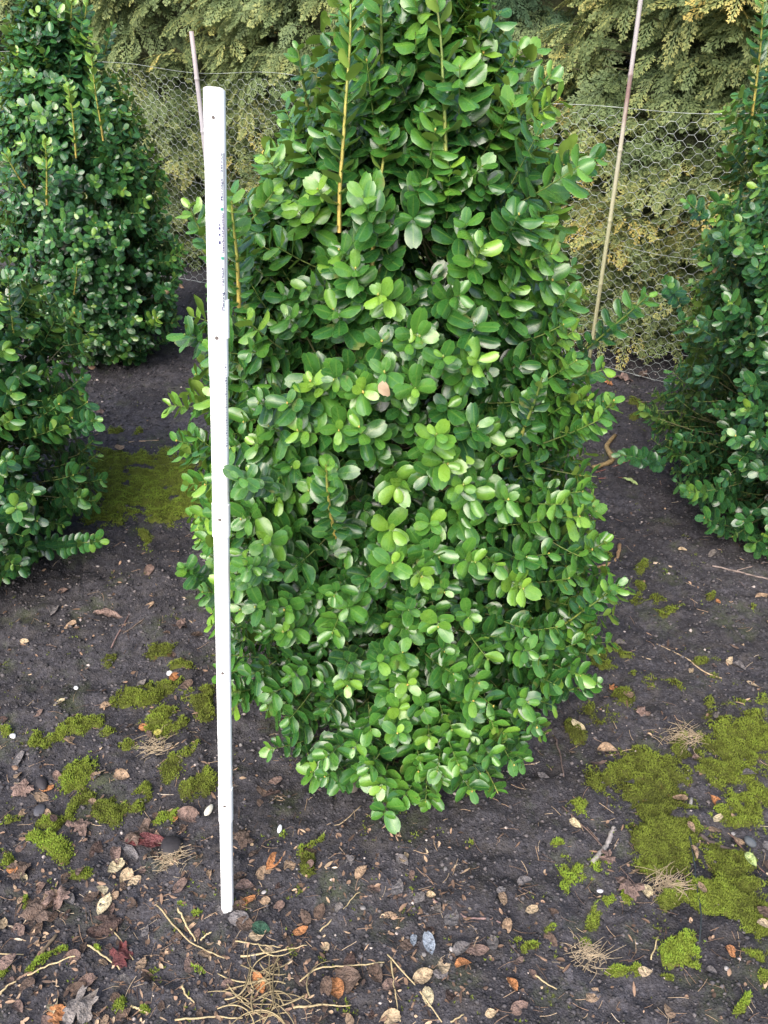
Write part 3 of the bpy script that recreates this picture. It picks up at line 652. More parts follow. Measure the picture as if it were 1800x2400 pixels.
for c_ in range(nc):
    x0 = S0 + c_ * px2 / 2
    for r_ in range(nr):
        zc = r_ * hh + (hh / 2 if c_ % 2 else 0) + .01
        # twisted horizontal piece centred on (x0,zc), and the diagonals to the next column
        segs.append(((x0 - tw / 2, zc), (x0 + tw / 2, zc)))
        for dz in (hh / 2, -hh / 2): segs.append(((x0 + tw / 2, zc), (x0 + px2 / 2 - tw / 2, zc + dz)))
segs = np.array(segs); segs = segs[(segs[:, :, 1].min(1) > 0) & (segs[:, :, 1].max(1) < FH)]
mid = segs.mean(1, keepdims=True); pts = np.concatenate([segs[:, :1], mid, segs[:, 1:]], 1)
pw = warp(pts[..., 0], pts[..., 1])
rad_ = np.full(pw.shape[:2], .00046); tws = np.abs(segs[:, 0, 1] - segs[:, 1, 1]) < 1e-6; rad_[tws] = .00068
V1, F1, _ = tubes(pw, rad_, 4)
m, nt, lk, b = new_mat('galvanised_wire'); b.inputs['Base Color'].default_value = (.50, .52, .52, 1); b.inputs['Metallic'].default_value = .35; b.inputs['Roughness'].default_value = .5
tc = nt.new('ShaderNodeTexCoord'); nz = N(nt, 'ShaderNodeTexNoise', Scale=25.); lk.new(tc.outputs['Object'], nz.inputs['Vector']); r = ramp(nt, [(.35, (.28, .31, .30)), (.65, (.46, .50, .48))]); lk.new(nz.outputs['Fac'], r.inputs[0]); lk.new(r.outputs[0], b.inputs['Base Color'])
WIRE = m
link('wire_mesh', mesh_np('wire_mesh', V1, F1), WIRE, fence)
s_ = np.arange(S0, S1, .004)
for zz, nm in ((FH - .004, 'edge_wire'), (.012, 'edge_wire'), (.415, 'stretch_wire')):
    ph2 = s_ * 900
    ps = warp(s_, np.full_like(s_, zz))
    V, Fs = one_tube(ps, .0006, 5); V2, Fs2 = one_tube(ps + np.stack([0 * s_, .0007 * np.cos(ph2), .0007 * np.sin(ph2)], -1), .0005, 4)
    if nm == 'stretch_wire': link(nm, mesh_np(nm, V, Fs), WIRE, fence)
    else:
        k = len(V); link(nm, mesh_np(nm, np.concatenate([V, V2]), Fs[:1] + [Fs2[0] + k]), WIRE, fence)

# ------------------------------------------------------------------ bamboo canes
def cane_mat(name, stops):
    m, nt, lk, b = new_mat(name)
    tc = nt.new('ShaderNodeTexCoord'); sx = nt.new('ShaderNodeSeparateXYZ'); lk.new(tc.outputs['Object'], sx.inputs[0])
    nz = N(nt, 'ShaderNodeTexNoise', Scale=18., Detail=5.); mp = nt.new('ShaderNodeMapping'); mp.inputs['Scale'].default_value = (4, 4, .6); lk.new(tc.outputs['Object'], mp.inputs[0]); lk.new(mp.outputs[0], nz.inputs['Vector'])
    f = math_n(nt, lk, 'MULTIPLY_ADD', nz.outputs['Fac'], .16, math_n(nt, lk, 'MULTIPLY_ADD', sx.outputs['Z'], 1 / 1.5, -.08))
    r = ramp(nt, stops); lk.new(f, r.inputs[0]); lk.new(r.outputs[0], b.inputs['Base Color']); b.inputs['Roughness'].default_value = .5
    return m
CANE = cane_mat('bamboo', [(.0, (.26, .25, .14)), (.35, (.36, .36, .22)), (.52, (.38, .35, .29)), (.565, (.22, .14, .13)), (.585, (.22, .15, .14)), (.61, (.36, .33, .33)), (1, (.38, .36, .36))])
CANE2 = cane_mat('weathered_cane', [(.0, (.40, .38, .36)), (.45, (.44, .42, .44)), (.6, (.30, .26, .26)), (1, (.26, .22, .20))])
def cane(label, base, top, r0, mat, nodes):
    base, top = np.array(base, float), np.array(top, float); L = np.linalg.norm(top - base); ax = (top - base) / L
    ts, rr = [0], [r0]
    for q in nodes:
        ts += [q - .010, q - .0025, q, q + .003, q + .010]; rr += [r0 * .97, r0 * 1.02, r0 * 1.22, r0 * 1.08, r0 * .96]
    ts.append(L); rr.append(r0 * .92)
    bend = .006
    pts = [np.array([bend * math.sin(t / L * 3.1), 0, 0]) + np.array([ax[0] * t, ax[1] * t, ax[2] * t]) for t in ts]
    V, Fs = one_tube(pts, rr, 12); o = link('bamboo_cane', mesh_np('bamboo_cane', V, Fs), mat, loc=tuple(base)); tag(o, label, 'cane', 'canes pushed in along the wire fence'); return o
cane('tall pale bamboo cane with a reddish band, standing at the wire fence', (.662, 2.585, -.03), (.655, 2.585, 1.5), .0064, CANE, [.15, .33, .52, .715, .905, 1.12, 1.33])
cane('short grey bamboo cane partly hidden behind the white rod', (-.655, 3.31, -.03), (-.652, 3.33, .915), .0085, CANE2, [.2, .42, .63, .8])

# ------------------------------------------------------------------ white measuring rod
RB = np.array([-.231, .727, -.004]); RT = np.array([-.162, .909, 1.072])
RL = np.linalg.norm(RT - RB); rz = (RT - RB) / RL
rx = np.array([1, 0, 0]) - rz[0] * rz; rx /= np.linalg.norm(rx); ry = np.cross(rz, rx)          # ry points away from the camera
rod = link('measuring_rod', None, loc=tuple(RB)); tag(rod, 'white jointed measuring rod with printed lettering leaning on the foreground boxwood', 'measuring rod')
from mathutils import Matrix
rod.matrix_world = Matrix(((rx[0], ry[0], rz[0], RB[0]), (rx[1], ry[1], rz[1], RB[1]), (rx[2], ry[2], rz[2], RB[2]), (0, 0, 0, 1)))
m, nt, lk, b = new_mat('white_plastic'); tc = nt.new('ShaderNodeTexCoord'); nz = N(nt, 'ShaderNodeTexNoise', Scale=9., Detail=6., Roughness=.7); lk.new(tc.outputs['Object'], nz.inputs['Vector'])
r = ramp(nt, [(.3, (.78, .78, .79)), (.6, (.88, .88, .88))]); lk.new(nz.outputs['Fac'], r.inputs[0])
sx = nt.new('ShaderNodeSeparateXYZ'); lk.new(tc.outputs['Object'], sx.inputs[0]); nd_ = N(nt, 'ShaderNodeTexNoise', Scale=240., Detail=4., Roughness=.7); lk.new(tc.outputs['Object'], nd_.inputs['Vector'])
lowf = math_n(nt, lk, 'SUBTRACT', .60, math_n(nt, lk, 'MULTIPLY', sx.outputs['Z'], -.55), clamp=True)
thr = math_n(nt, lk, 'MULTIPLY', math_n(nt, lk, 'SUBTRACT', nd_.outputs['Fac'], lowf, clamp=True), 9., clamp=True)
lk.new(mixc(nt, lk, r.outputs[0], (.20, .17, .15), math_n(nt, lk, 'MULTIPLY', thr, .75)), b.inputs['Base Color']); b.inputs['Roughness'].default_value = .4
WHITE = m
m, nt, lk, b = new_mat('drill_hole'); b.inputs['Base Color'].default_value = (.10, .085, .08, 1); b.inputs['Roughness'].default_value = .9; HOLE = m
def ink(name, c): m, nt, lk, b = new_mat(name); b.inputs['Base Color'].default_value = (*c, 1); b.inputs['Roughness'].default_value = .6; return m
INKB, INKG, INKR = ink('ink_blue', (.04, .04, .13)), ink('ink_green', (.05, .28, .20)), ink('ink_red', (.45, .16, .12))
def arch(w, dep, th, n=17, lift=0.):
    """outline of the bowed channel, open toward the shrub; returns local (x, y) pairs"""
    a = np.linspace(np.pi, 0, n)
    e = .62
    o_ = np.stack([np.sign(np.cos(a)) * np.abs(np.cos(a)) ** e * (w / 2 + lift), -(np.sin(a) ** .8) * (dep + lift)], -1)
    i_ = np.stack([np.sign(np.cos(a)) * np.abs(np.cos(a)) ** e * (w / 2 - th), -(np.sin(a) ** .8) * (dep - th)], -1)
    return o_, i_
def section(name, z0, z1, w, dep, xo=0., notch=False):
    o_, i_ = arch(w, dep, .0016); ring = np.concatenate([o_, i_[::-1]]); k = len(ring)
    zz = np.linspace(z0, z1, 6); V = []
    for z in zz: V.append(np.column_stack([ring[:, 0] + xo, ring[:, 1], np.full(k, z) + (-ring[:, 1] * .42 if (z == z1 and z1 == RL) else 0)]))
    V = np.concatenate(V); j = np.arange(k); F = []
    for q in range(len(zz) - 1): F.append(np.stack([q * k + j, q * k + (j + 1) % k, (q + 1) * k + (j + 1) % k, (q + 1) * k + j], -1))
    n_ = len(o_); jj = np.arange(n_ - 1); e0 = (len(zz) - 1) * k
    caps = np.stack([jj, k - 1 - jj, k - 2 - jj, jj + 1], -1); F.append(caps); F.append(caps[:, ::-1] + e0)
    me = mesh_np(name, V, np.concatenate(F)[:, ::-1]); me.polygons.foreach_set('use_smooth', np.zeros(len(me.polygons), bool))
    ob = link(name, me, WHITE, rod)
    mod = None
    return ob
def rz_at(v):
    best = min(np.linspace(0, 1, 2001), key=lambda t: abs(proj(RB + (RT - RB) * t)[1] - v)); return best * RL
def proj(p):
    q = p - np.array([0, 0, CAM_H]); x = q[0]; d = q[1] * cp - q[2] * sp; y = q[1] * sp + q[2] * cp
    return 900 + FPX * x / d, 1200 - FPX * y / d
section('rod_section', rz_at(880), RL, .0212, .0085)
section('rod_section', rz_at(1245), rz_at(780), .0196, .0096)
section('rod_section', rz_at(1860), rz_at(1180), .0186, .0086)
section('rod_section', 0., rz_at(1850) + .03, .0178, .0096)
for v_ in (1215, 1880):                        # joint sleeves
    section('joint_sleeve', rz_at(v_ + 38), rz_at(v_ - 36), .0212 if v_ < 1500 else .0200, .0104)
section('rod_edge_strip', rz_at(790), rz_at(700), .0228, .0075, .0006)
def arch_pt(x, dep, w, z, lift):
    q = np.clip(np.abs(x) / (w / 2), 0, .999) ** (1 / .62); y = -(np.sqrt(1 - q * q) ** .8) * dep
    return np.stack([x, y - lift, z], -1)
for v_, xo in ((275, .0), (787, .0), (1210, .0), (1569, .0), (1877, .0)):
    zc = rz_at(v_); a = np.linspace(0, 6.283, 17)[:-1]; rr = .0021 if v_ > 300 else .0016
    dd = .0108 if v_ in (1210, 1877) else .0098
    px3 = np.cos(a) * rr + xo; pz3 = zc + np.sin(a) * rr
    ring = arch_pt(px3, .0104 if v_ in (1210, 1877) else (.0086 if v_ in (275, 1569) else .0096), .021, pz3, .0004)
    inn = ring.copy(); inn[:, 0] = np.cos(a) * rr * .7 + xo; inn[:, 2] = zc + np.sin(a) * rr * .7; inn[:, 1] += .0002
    V = np.concatenate([ring, inn]); k = 16; j = np.arange(k)
    me = mesh_np('screw_hole', V, [np.stack([j, (j + 1) % k, k + (j + 1) % k, k + j], -1), (k + j)[None]])
    link('screw_hole', me, HOLE, rod)
# print on the upper section, running up the rod on its turned side
zt = rz_at(357); zb = rz_at(728)
def strip(name, z0, z1, x0, x1, mat, w=.0212, dep=.0085, lift=.0003):
    nx_, nz_ = 4, 2; xx = np.linspace(x0, x1, nx_); V = np.concatenate([arch_pt(xx, dep, w, np.full(nx_, z), lift) for z in (z0, z1)])
    F = np.array([[i, i + 1, nx_ + i + 1, nx_ + i] for i in range(nx_ - 1)]); return V, F
def add_strips(name, items, mat, **kw):
    parts = [(*strip(name, *it, mat, **kw), {}) for it in items]; V, F, A = join(parts); me = mesh_np(name, V, F); return link(name, me, mat, rod)
add_strips('printed_line', [(zb, zt, .0087, .0090), (zb - .001, zt, .0094, .0097)], INKB)
g1 = rz_at(488); g2 = rz_at(602)
add_strips('printed_mark', [(g1 - .0014, g1 + .0014, .0054, .0083), (g2 - .0014, g2 + .0014, .0054, .0083), (g1, zt, .0081, .0083), (zb, g2, .0081, .0083)], INKG)
def lettering(text, z0, z1, xc, size, mat, bold=0.0, w=.0212, dep=.0085):
    cu = bpy.data.curves.new('lettering', 'FONT'); cu.body = text; cu.size = 1.0; cu.resolution_u = 2; cu.offset = bold
    to = bpy.data.objects.new('tmp', cu); COL.objects.link(to); bpy.context.view_layer.update()
    me0 = bpy.data.meshes.new_from_object(to.evaluated_get(bpy.context.evaluated_depsgraph_get()))
    bpy.data.objects.remove(to); n_ = len(me0.vertices); co = np.zeros(n_ * 3); me0.vertices.foreach_get('co', co); co = co.reshape(-1, 3)
    L0 = co[:, 0].max() - co[:, 0].min(); t = (co[:, 0] - co[:, 0].min()) / L0
    z = z0 + t * (z1 - z0); x = xc - co[:, 1] * size            # baseline on the outer side, letters lean inwards
    nv = arch_pt(x, dep, w, z, .00035)
    me0.vertices.foreach_set('co', nv.astype(np.float32).ravel()); me0.update(); me0.materials.clear()
    return link('lettering', me0, mat, rod)
lettering('Planung - Verkauf', rz_at(723), rz_at(622), .0078, .0034, INKB, .02)
lettering('Gewächshausbau', rz_at(590), rz_at(497), .0083, .0028, INKB, .02)
lettering('Montage - Service', rz_at(468), rz_at(357), .0078, .0030, INKB, .01)
zz0, zz1 = rz_at(578), rz_at(512)
add_strips('printed_logo', [(zz0 + (zz1 - zz0) * a, zz0 + (zz1 - zz0) * b_, x0, x1) for a, b_, x0, x1 in ((.02, .05, .0036, .0050), (.12, .24, .0032, .0055), (.27, .30, .0038, .0046), (.32, .37, .0048, .0055), (.42, .50, .0034, .0054), (.53, .60, .0048, .0054), (.64, .74, .0032, .0055), (.78, .84, .0034, .0055), (.90, .96, .0046, .0052))], INKB)
# scale ticks along the lower, narrower edge and the faint red print at the foot
zz = np.arange(rz_at(1040), rz_at(845), .0030)
add_strips('scale_marks', [(z, z + .0011, .0085, .0092 if i % 5 else .0080) if i % 5 else (z, z + .0012, .0078, .0092) for i, z in enumerate(zz)], INKB, w=.0196, dep=.0096)
zf = rz_at(2090)
add_strips('printed_marks', [(zf + i * .0042, zf + i * .0042 + (.0026 if i % 3 else .0014), -.0012 + .0003 * (i % 2), -.0003 + .0002 * (i % 3)) for i in range(11)] + [(rz_at(2022), rz_at(2022) + .002, -.001, .0002)], INKR, w=.0178, dep=.0096)

# ------------------------------------------------------------------ fallen leaves
rng = np.random.default_rng(99)
def dry_leaf_mesh(seed, kind='oval'):
    r = np.random.default_rng(seed)
    if kind == 'oval':
        U, T_, W, F = leaf_grid(5, 7); wd = r.uniform(.25, .34); y = T_ - .5; x = U * W * wd
        curl = r.uniform(-.5, 1.4); z = curl * (U * W * wd) ** 2 * 2.2 + r.uniform(-.3, .6) * y ** 2 * .9 + .05 * np.sin(6 * y + r.random() * 6) * U
        V = np.column_stack([x, y, z - z.min()])
        # stalk
        return V, F
    if kind == 'long':
        U, T_, W, F = leaf_grid(5, 12); W = W * (1 - .55 * np.clip(T_ - .5, 0, 1) * 2 * (T_ > .5)); wd = .17; y = T_ - .5; x = U * W * wd + .05 * np.sin(y * 3)
        z = .10 * np.sin(y * 5 + 1) * .5 + .5 * np.abs(U) * W * wd * .6 + .03 * np.sin(y * 20) * np.abs(U); return np.column_stack([x, y, z - z.min()]), F
    # lobed and crumpled
    nt_, nr_ = 40, 6; th = np.arange(nt_) / nt_ * 6.283
    lob = .33 + .15 * np.abs(np.cos(2.5 * (th - 1.57))) ** .8 + .045 * np.cos(13 * th + r.random() * 6) + r.normal(0, .035, nt_); b0 = r.random() * 6.28; lob *= 1 - .5 * np.exp(-((np.angle(np.exp(1j * (th - b0)))) / .6) ** 2)
    lob *= np.where(np.abs(th - 4.71) < .22, .45, 1)
    V = [[0, 0, 0]]; 
    for q in range(1, nr_ + 1):
        rr = lob * q / nr_
        V += list(np.column_stack([np.cos(th) * rr, np.sin(th) * rr, np.zeros(nt_)]))
    V = np.array(V); a = r.random(6) * 6
    V[:, 2] = .10 * np.sin(7 * V[:, 0] + a[0]) * np.cos(6 * V[:, 1] + a[1]) + .05 * np.sin(15 * V[:, 0] + 9 * V[:, 1] + a[2]) + .35 * np.clip(np.hypot(V[:, 0], V[:, 1]) - .28, 0, 1) * np.sin(np.arctan2(V[:, 1], V[:, 0]) * 2 + a[3])
    F = []; 
    for j in range(nt_): F.append([0, 1 + j, 1 + (j + 1) % nt_])
    Q = []
    for q in range(nr_ - 1):
        for j in range(nt_): Q.append([1 + q * nt_ + j, 1 + (q + 1) * nt_ + j, 1 + (q + 1) * nt_ + (j + 1) % nt_, 1 + q * nt_ + (j + 1) % nt_])
    V[:, 2] -= V[:, 2].min()
    return V, [np.array(F), np.array(Q)]
OV = []
for s in range(14):
    V, F = dry_leaf_mesh(s); V = np.array(V)
    me = mesh_np('fallen_leaf', V, F); me.materials.append(DRY); OV.append(me)
LOB = []
for s in range(5):
    V, F = dry_leaf_mesh(50 + s, 'lobed'); me = mesh_np('fallen_leaf', V, F); me.materials.append(DRY); LOB.append(me)
V, F = dry_leaf_mesh(80, 'long'); LONG = mesh_np('fallen_leaf', V, F); LONG.materials.append(DRY)
COLS = {'tan': (.36, .25, .165), 'pale tan': (.55, .42, .27), 'pinkish brown': (.215, .145, .12), 'brown': (.125, .085, .065), 'orange': (.50, .22, .09), 'grey': (.17, .155, .155), 'dark brown': (.08, .05, .042), 'dark red': (.12, .035, .035),
        'pale grey': (.205, .18, .165), 'light green': (.36, .46, .18), 'dark green': (.03, .08, .05), 'bluish grey': (.26, .30, .36), 'yellow': (.50, .46, .10), 'cream': (.62, .52, .33)}
def put(me, x, y, size, color, label, group=None, rot=None, tilt=.25, lift=.002):
    o = link('fallen_leaf', me); c = np.array(COLS[color]) * rng.uniform(.88, 1.12); o.color = (*c, 1)
    mm_, _ = moss_mask(np.array([x]), np.array([y])); mh = float(moss_height(np.clip(mm_ - .12, 0, 1))[0]) + (.004 if mm_[0] > .12 else 0)
    o.location = (x, y, float(terrain_fine(np.array([x]), np.array([y]))[0]) * .5 + float(terrain(np.array([x]), np.array([y]))[0]) * .5 + mh + lift)
    o.rotation_euler = (rng.normal(0, tilt), rng.normal(0, tilt), rng.random() * 6.28 if rot is None else rot)
    o.scale = (size, size, size); tag(o, label, 'leaf', group); return o
named = [  # zoomed survey position, size in m, colour, shape, label
 (z5(640,880), .085, 'dark red', 'long', 'long dark red glossy leaf lying between moss and the rod', R(95)),
 (z5(600,845), .075, 'brown', 'lob', 'crumpled brown leaf just behind the long dark red leaf', None),
 (z5(560,915), .05, 'grey', 'long', 'dark grey narrow leaf touching the long dark red leaf', R(60)),
 (z5(1060,880), .055, 'brown', 'lob', 'broad brown leaf lying close to the lower end of the white rod', None),
 (z5(500,930), .034, 'pinkish brown', 'ov', 'brown oval leaf beneath a pale leaf, below the dark red leaf', None),
 (z5(500,978), .032, 'cream', 'ov', 'cream leaf standing on a brown oval leaf', None),
 (z5(445,1080), .030, 'cream', 'ov', 'upper of two joined cream leaves on bare soil', R(20)),
 (z5(455,1145), .038, 'cream', 'ov', 'lower of two joined cream leaves on bare soil', R(170)),
 (z5(160,1195), .085, 'brown', 'lob', 'decayed lobed brown leaf in the foreground, near the left edge', None),
 (z5(245,1120), .06, 'pinkish brown', 'lob', 'small faded lobed leaf above the decayed brown leaf', None),
 (z5(465,1225), .06, 'dark brown', 'lob', 'dark lobed leaf under the joined cream leaves', None),
 (z5(520,1375), .055, 'dark red', 'lob', 'dark red lobed leaf beside a straw stem', None),
 (z5(350,1590), .075, 'pale grey', 'lob', 'large pale grey leaf at the bottom edge', None),
 (z5(250,1640), .05, 'orange', 'lob', 'red orange leaf at the bottom edge beside the large pale leaf', None),
 (z5(240,1590), .030, 'cream', 'ov', 'cream round leaf above the large pale leaf', None),
 (z5(183,690), .030, 'tan', 'ov', 'curled tan leaf below the bright moss cushion', None),
 (z5(530,600), .032, 'tan', 'ov', 'tan folded leaf on soil between two mossy patches', R(80)),
 (z5(310,458), .034, 'tan', 'ov', 'tan leaf at the lower edge of the left moss', R(100)),
 (z5(262,285), .024, 'cream', 'ov', 'tiny cream leaf above the left moss', None),
 (z5(690,425), .018, 'yellow', 'ov', 'tiny yellow leaf lying on moss beside the rod', None),
 (z5(340,820), .055, 'pinkish brown', 'lob', 'crumpled pinkish leaf left of the dark red leaf', None),
 (z5(820,770), .048, 'pinkish brown', 'ov', 'brown curled leaf close to the white pebble', R(80)),
 (z5(85,1000), .055, 'brown', 'lob', 'brown curled leaf lying close to the left edge', None),
 (z5(100,660), .06, 'pinkish brown', 'lob', 'brown crumpled leaf between moss and the left edge', None),
 (z5(1180,980), .036, 'orange', 'ov', 'orange curled leaf right of the rod foot', R(-30)),
 (z5(1140,1022), .030, 'tan', 'ov', 'tan leaf next to the orange curled leaf', None),
 (z5(1075,1150), .028, 'orange', 'ov', 'reddish orange oval leaf right of the rod foot', None),
 (z5(1040,1220), .036, 'grey', 'ov', 'grey oval leaf just below the rod foot', R(80)),
 (z5(1130,1265), .030, 'dark green', 'ov', 'dark green leaf below the rod foot', R(80)),
 (z5(1298,1270), .026, 'orange', 'ov', 'orange leaf between the rod foot and the straw', None),
 (z5(1500,1480), .060, 'brown', 'ov', 'brown curled leaf beside the long straw stem', R(80)),
 (z5(1452,1522), .036, 'orange', 'ov', 'orange brown leaf under the brown curled leaf by the straw', R(10)),
 (z5(820,1420), .034, 'pinkish brown', 'ov', 'pinkish leaf left of the straw tangle', None),
 (z5(370,1480), .032, 'pinkish brown', 'ov', 'brown oval leaf above the large pale grey leaf', None),
 (z5(1060,1090), .034, 'pinkish brown', 'ov', 'brown leaf touching the right side of the rod foot', None),
 (z5(1190,630), .030, 'pinkish brown', 'ov', 'pale brown leaf in the shade under the big boxwood', None),
 (z6(970,460), .040, 'tan', 'ov', 'large pale oval leaf at the top corner of the right moss carpet', R(75)),
 (z6(930,518), .030, 'pinkish brown', 'ov', 'pinkish leaf below the large pale oval leaf', R(80)),
 (z6(828,795), .024, 'cream', 'ov', 'cream leaf on soil beside the moss carpet', None),
 (z6(1082,1000), .022, 'tan', 'ov', 'tan oval leaf between the grey stick and dry grass', None),
 (z6(1130,1100), .030, 'cream', 'ov', 'cream round leaf beside the lower dry grass tuft', None),
 (z6(1050,1085), .060, 'pinkish brown', 'lob', 'torn red brown leaf next to a cream leaf', None),
 (z6(962,965), .040, 'pinkish brown', 'lob', 'torn pink brown leaf below the grey stick', None),
 (z6(1442,775), .022, 'cream', 'ov', 'cream curled leaf on the moss carpet', None),
 (z6(1430,812), .026, 'tan', 'ov', 'tan leaf under the cream curled leaf on moss', None),
 (z6(1532,858), .024, 'tan', 'ov', 'tan leaf at the end of the dark twig', None),
 (z6(1575,975), .026, 'light green', 'ov', 'fresh light green leaf on moss near the right edge', R(20)),
 (z6(1362,1098), .020, 'tan', 'ov', 'tan leaf on moss beside the thin dark cord', None),
 (z6(1490,1365), .026, 'orange', 'ov', 'red and white torn leaf on the lower moss', None),
 (z6(1650,1215), .040, 'brown', 'ov', 'red brown leaf at the right edge on moss', None),
 (z6(398,1365), .038, 'pinkish brown', 'ov', 'pink red oval leaf alone on bare soil', R(85)),
 (z6(255,1432), .034, 'pale tan', 'ov', 'pale two toned leaf near the straw end', R(-20)),
 (z6(340,1430), .026, 'orange', 'ov', 'small tan orange leaf right of the pale two toned leaf', None),
 (z6(545,1515), .024, 'orange', 'ov', 'orange oval leaf alone on soil at the bottom', None),
 (z6(195,1328), .034, 'bluish grey', 'ov', 'bluish grey leaf above the pale two toned leaf', R(10)),
 (z6(130,1310), .018, 'bluish grey', 'ov', 'small pale blue leaf left of the bluish grey leaf', None),
 (z6(470,1340), .030, 'grey', 'ov', 'grey brown leaf right of the pink red leaf', None),
 (z6(635,1187), .022, 'pale tan', 'ov', 'pale leaf in the middle of the bare soil', None),
 (z6(510,1145), .024, 'tan', 'ov', 'tan leaf at the tip of the thin crooked twig', None),
 (z6(1122,297), .042, 'pinkish brown', 'lob', 'pink brown torn leaf on dark soil above the moss carpet', None),
 (z6(1600,195), .034, 'pale tan', 'ov', 'pale glossy leaf on dark soil near the right edge', R(70)),
 (z6(990,195), .026, 'orange', 'lob', 'tiny bright orange leaf beside the lowest boxwood twigs', None),
 (z6(90,965), .026, 'pale tan', 'ov', 'pale brown round leaf in front of the boxwood', None),
 (z6(60,1090), .036, 'grey', 'ov', 'grey crumpled leaf in front of the boxwood', None),
 (z7(1410,370), .02, 'brown', 'ov', 'brown leaf near the fence foot', None),
 (z7(400,175), .09, 'pinkish brown', 'lob', 'large dead leaf lying under the wire fence', None),
 (z7(560,130), .07, 'brown', 'lob', 'dead brown leaf against the fence foot', None),
 (z7(280,190), .05, 'orange', 'lob', 'orange dead leaf lying under the wire fence', None),
 (z7(1175,1655), .026, 'pale grey', 'ov', 'pale grey leaf below the glossy boxwood', None),
 (z7(920,1615), .022, 'pale tan', 'ov', 'pale leaf on dark soil near the glossy boxwood', None),
 (z7(110,1380), .036, 'pinkish brown', 'lob', 'pinkish leaf by the middle moss cushion', None),
 (z7(1225,2080), .016, 'orange', 'ov', 'tiny red orange leaf on dark soil', None),
 (z7(480,1010), .055, 'light green', 'long', 'yellow green torn leaf under the glossy boxwood', R(70)),
 ((253, 1448), .075, 'pinkish brown', 'long', 'long reddish brown leaf between the two left boxwoods', R(85)),
 ((352, 1432), .03, 'tan', 'ov', 'tan leaf beside the long reddish brown leaf', None),
 ((420, 1470), .05, 'pinkish brown', 'lob', 'crumpled pink brown leaf near the rod', None),
 ((237, 970), .035, 'pinkish brown', 'ov', 'pinkish leaf on dark soil by the far boxwood', None),
 ((280, 1050), .035, 'tan', 'ov', 'tan leaf at the back edge of the moss', None),
 ((350, 1345), .035, 'pinkish brown', 'ov', 'brown leaf below the far moss patch', None),
 ((60, 1508), .024, 'pale tan', 'ov', 'pale round leaf on soil near the left edge', None),
]
for uv, size, colr, shp, lab, rot in named:
    g_ = G(*uv); me = LONG if shp == 'long' else (LOB[rng.integers(5)] if shp == 'lob' else OV[rng.integers(14)]); size = size * .70 if shp == 'lob' else size * .92
    put(me, g_[0], g_[1], size, colr, lab, None, rot, .12 if shp != 'ov' else .28, .003)
zones = [((.0, .0), 'in the straw strewn foreground')]
n_rand = 190; cnt = 0; taken = []
cname = ['tan', 'pale tan', 'pinkish brown', 'brown', 'grey', 'pale grey', 'dark brown', 'orange', 'cream']; cprob = np.array([.16, .10, .22, .20, .12, .07, .06, .04, .03]); cprob /= cprob.sum()
while cnt < n_rand:
    u = rng.uniform(-20, 1820); v = rng.uniform(1380, 2420); g_ = G(u, v); x, y = g_[0], g_[1]
    dens = .25
    if v > 1950 and u < 1100: dens = 1.0
    if v > 1850 and 540 < u < 700: dens = 1
    if 1500 < v < 2000 and u < 500: dens = .5
    if 650 < u < 1400 and v < 2020: dens = .03
    if u > 1350 and v > 1650: dens = .12
    if abs(u - (520 + (v - 300) * .0)) < 25 and v < 2140: dens = 0
    if rng.random() > dens: continue
    if any((x - a) ** 2 + (y - b_) ** 2 < .017 ** 2 for a, b_ in taken): continue
    taken.append((x, y)); cnt += 1; cn = cname[rng.choice(len(cname), p=cprob)]
    where = ('in the litter below the rod foot' if v > 1950 and u < 1100 else 'beside the white rod' if 540 < u < 700 and v > 1850 else 'among the left moss patches' if u < 560 else
             'in the shade of the big boxwood' if u < 1350 and v < 2020 else 'on open soil in the right foreground' if v > 2020 and u < 1400 else 'on or near the right moss carpet')
    put(OV[rng.integers(14)], x, y, rng.uniform(.015, .031), cn, f'small {cn} dry oval leaf {where}', f'small {cn} leaves {where}', None, .3)
# bits too small and many to count
n = 2000; u = rng.uniform(-30, 1830, n * 2); v = 950 + 1470 * rng.random(n * 2) ** .8
keep = rng.random(n * 2) < np.where((v > 1950) & (u < 1100), 1, np.where((u < 560), .45, np.where((v < 2050) & (u < 1400), .06, .2))); u, v = u[keep][:n], v[keep][:n]; n = len(u)
pg = np.array([G(a, b_) for a, b_ in zip(u, v)]); tz_ = terrain_fine(pg[:, 0], pg[:, 1])
Ld = dict(p=np.column_stack([pg[:, 0], pg[:, 1], tz_ + .0015]), d=np.column_stack([rng.normal(size=n), rng.normal(size=n), rng.normal(0, .15, n)]), n=np.column_stack([rng.normal(0, .35, n), rng.normal(0, .35, n), np.ones(n)]),
          len=rng.uniform(.004, .013, n) * np.where(rng.random(n) < .12, 1.6, 1), wid=rng.uniform(.002, .006, n), tone=np.clip(rng.beta(2, 2.6, n), 0, 1), cup=rng.uniform(-1, 1, n), bend=rng.uniform(-.3, .3, n), wob=rng.random(n) * 6)
A1 = build_leaves(Ld, 3, 4)
n2_ = 1100; u = rng.uniform(-30, 1830, n2_); v = 1000 + 1420 * rng.random(n2_) ** .7; pg = np.array([G(a, b_) for a, b_ in zip(u, v)]); a = rng.random(n2_) * 6.28; ll = rng.uniform(.006, .030, n2_)
q = np.linspace(-.5, .5, 4); base = np.column_stack([pg[:, 0], pg[:, 1]]); bx_ = base[:, None] + np.stack([np.cos(a), np.sin(a)], -1)[:, None] * (q[None] * ll[:, None])[..., None] + (np.stack([-np.sin(a), np.cos(a)], -1) * (ll * rng.uniform(-.25, .25, n2_) * 1.5)[:, None])[:, None] * (q ** 2)[None, :, None]
bz_ = terrain_fine(bx_[..., 0], bx_[..., 1]) * .5 + terrain(bx_[..., 0], bx_[..., 1]) * .5 + .0025
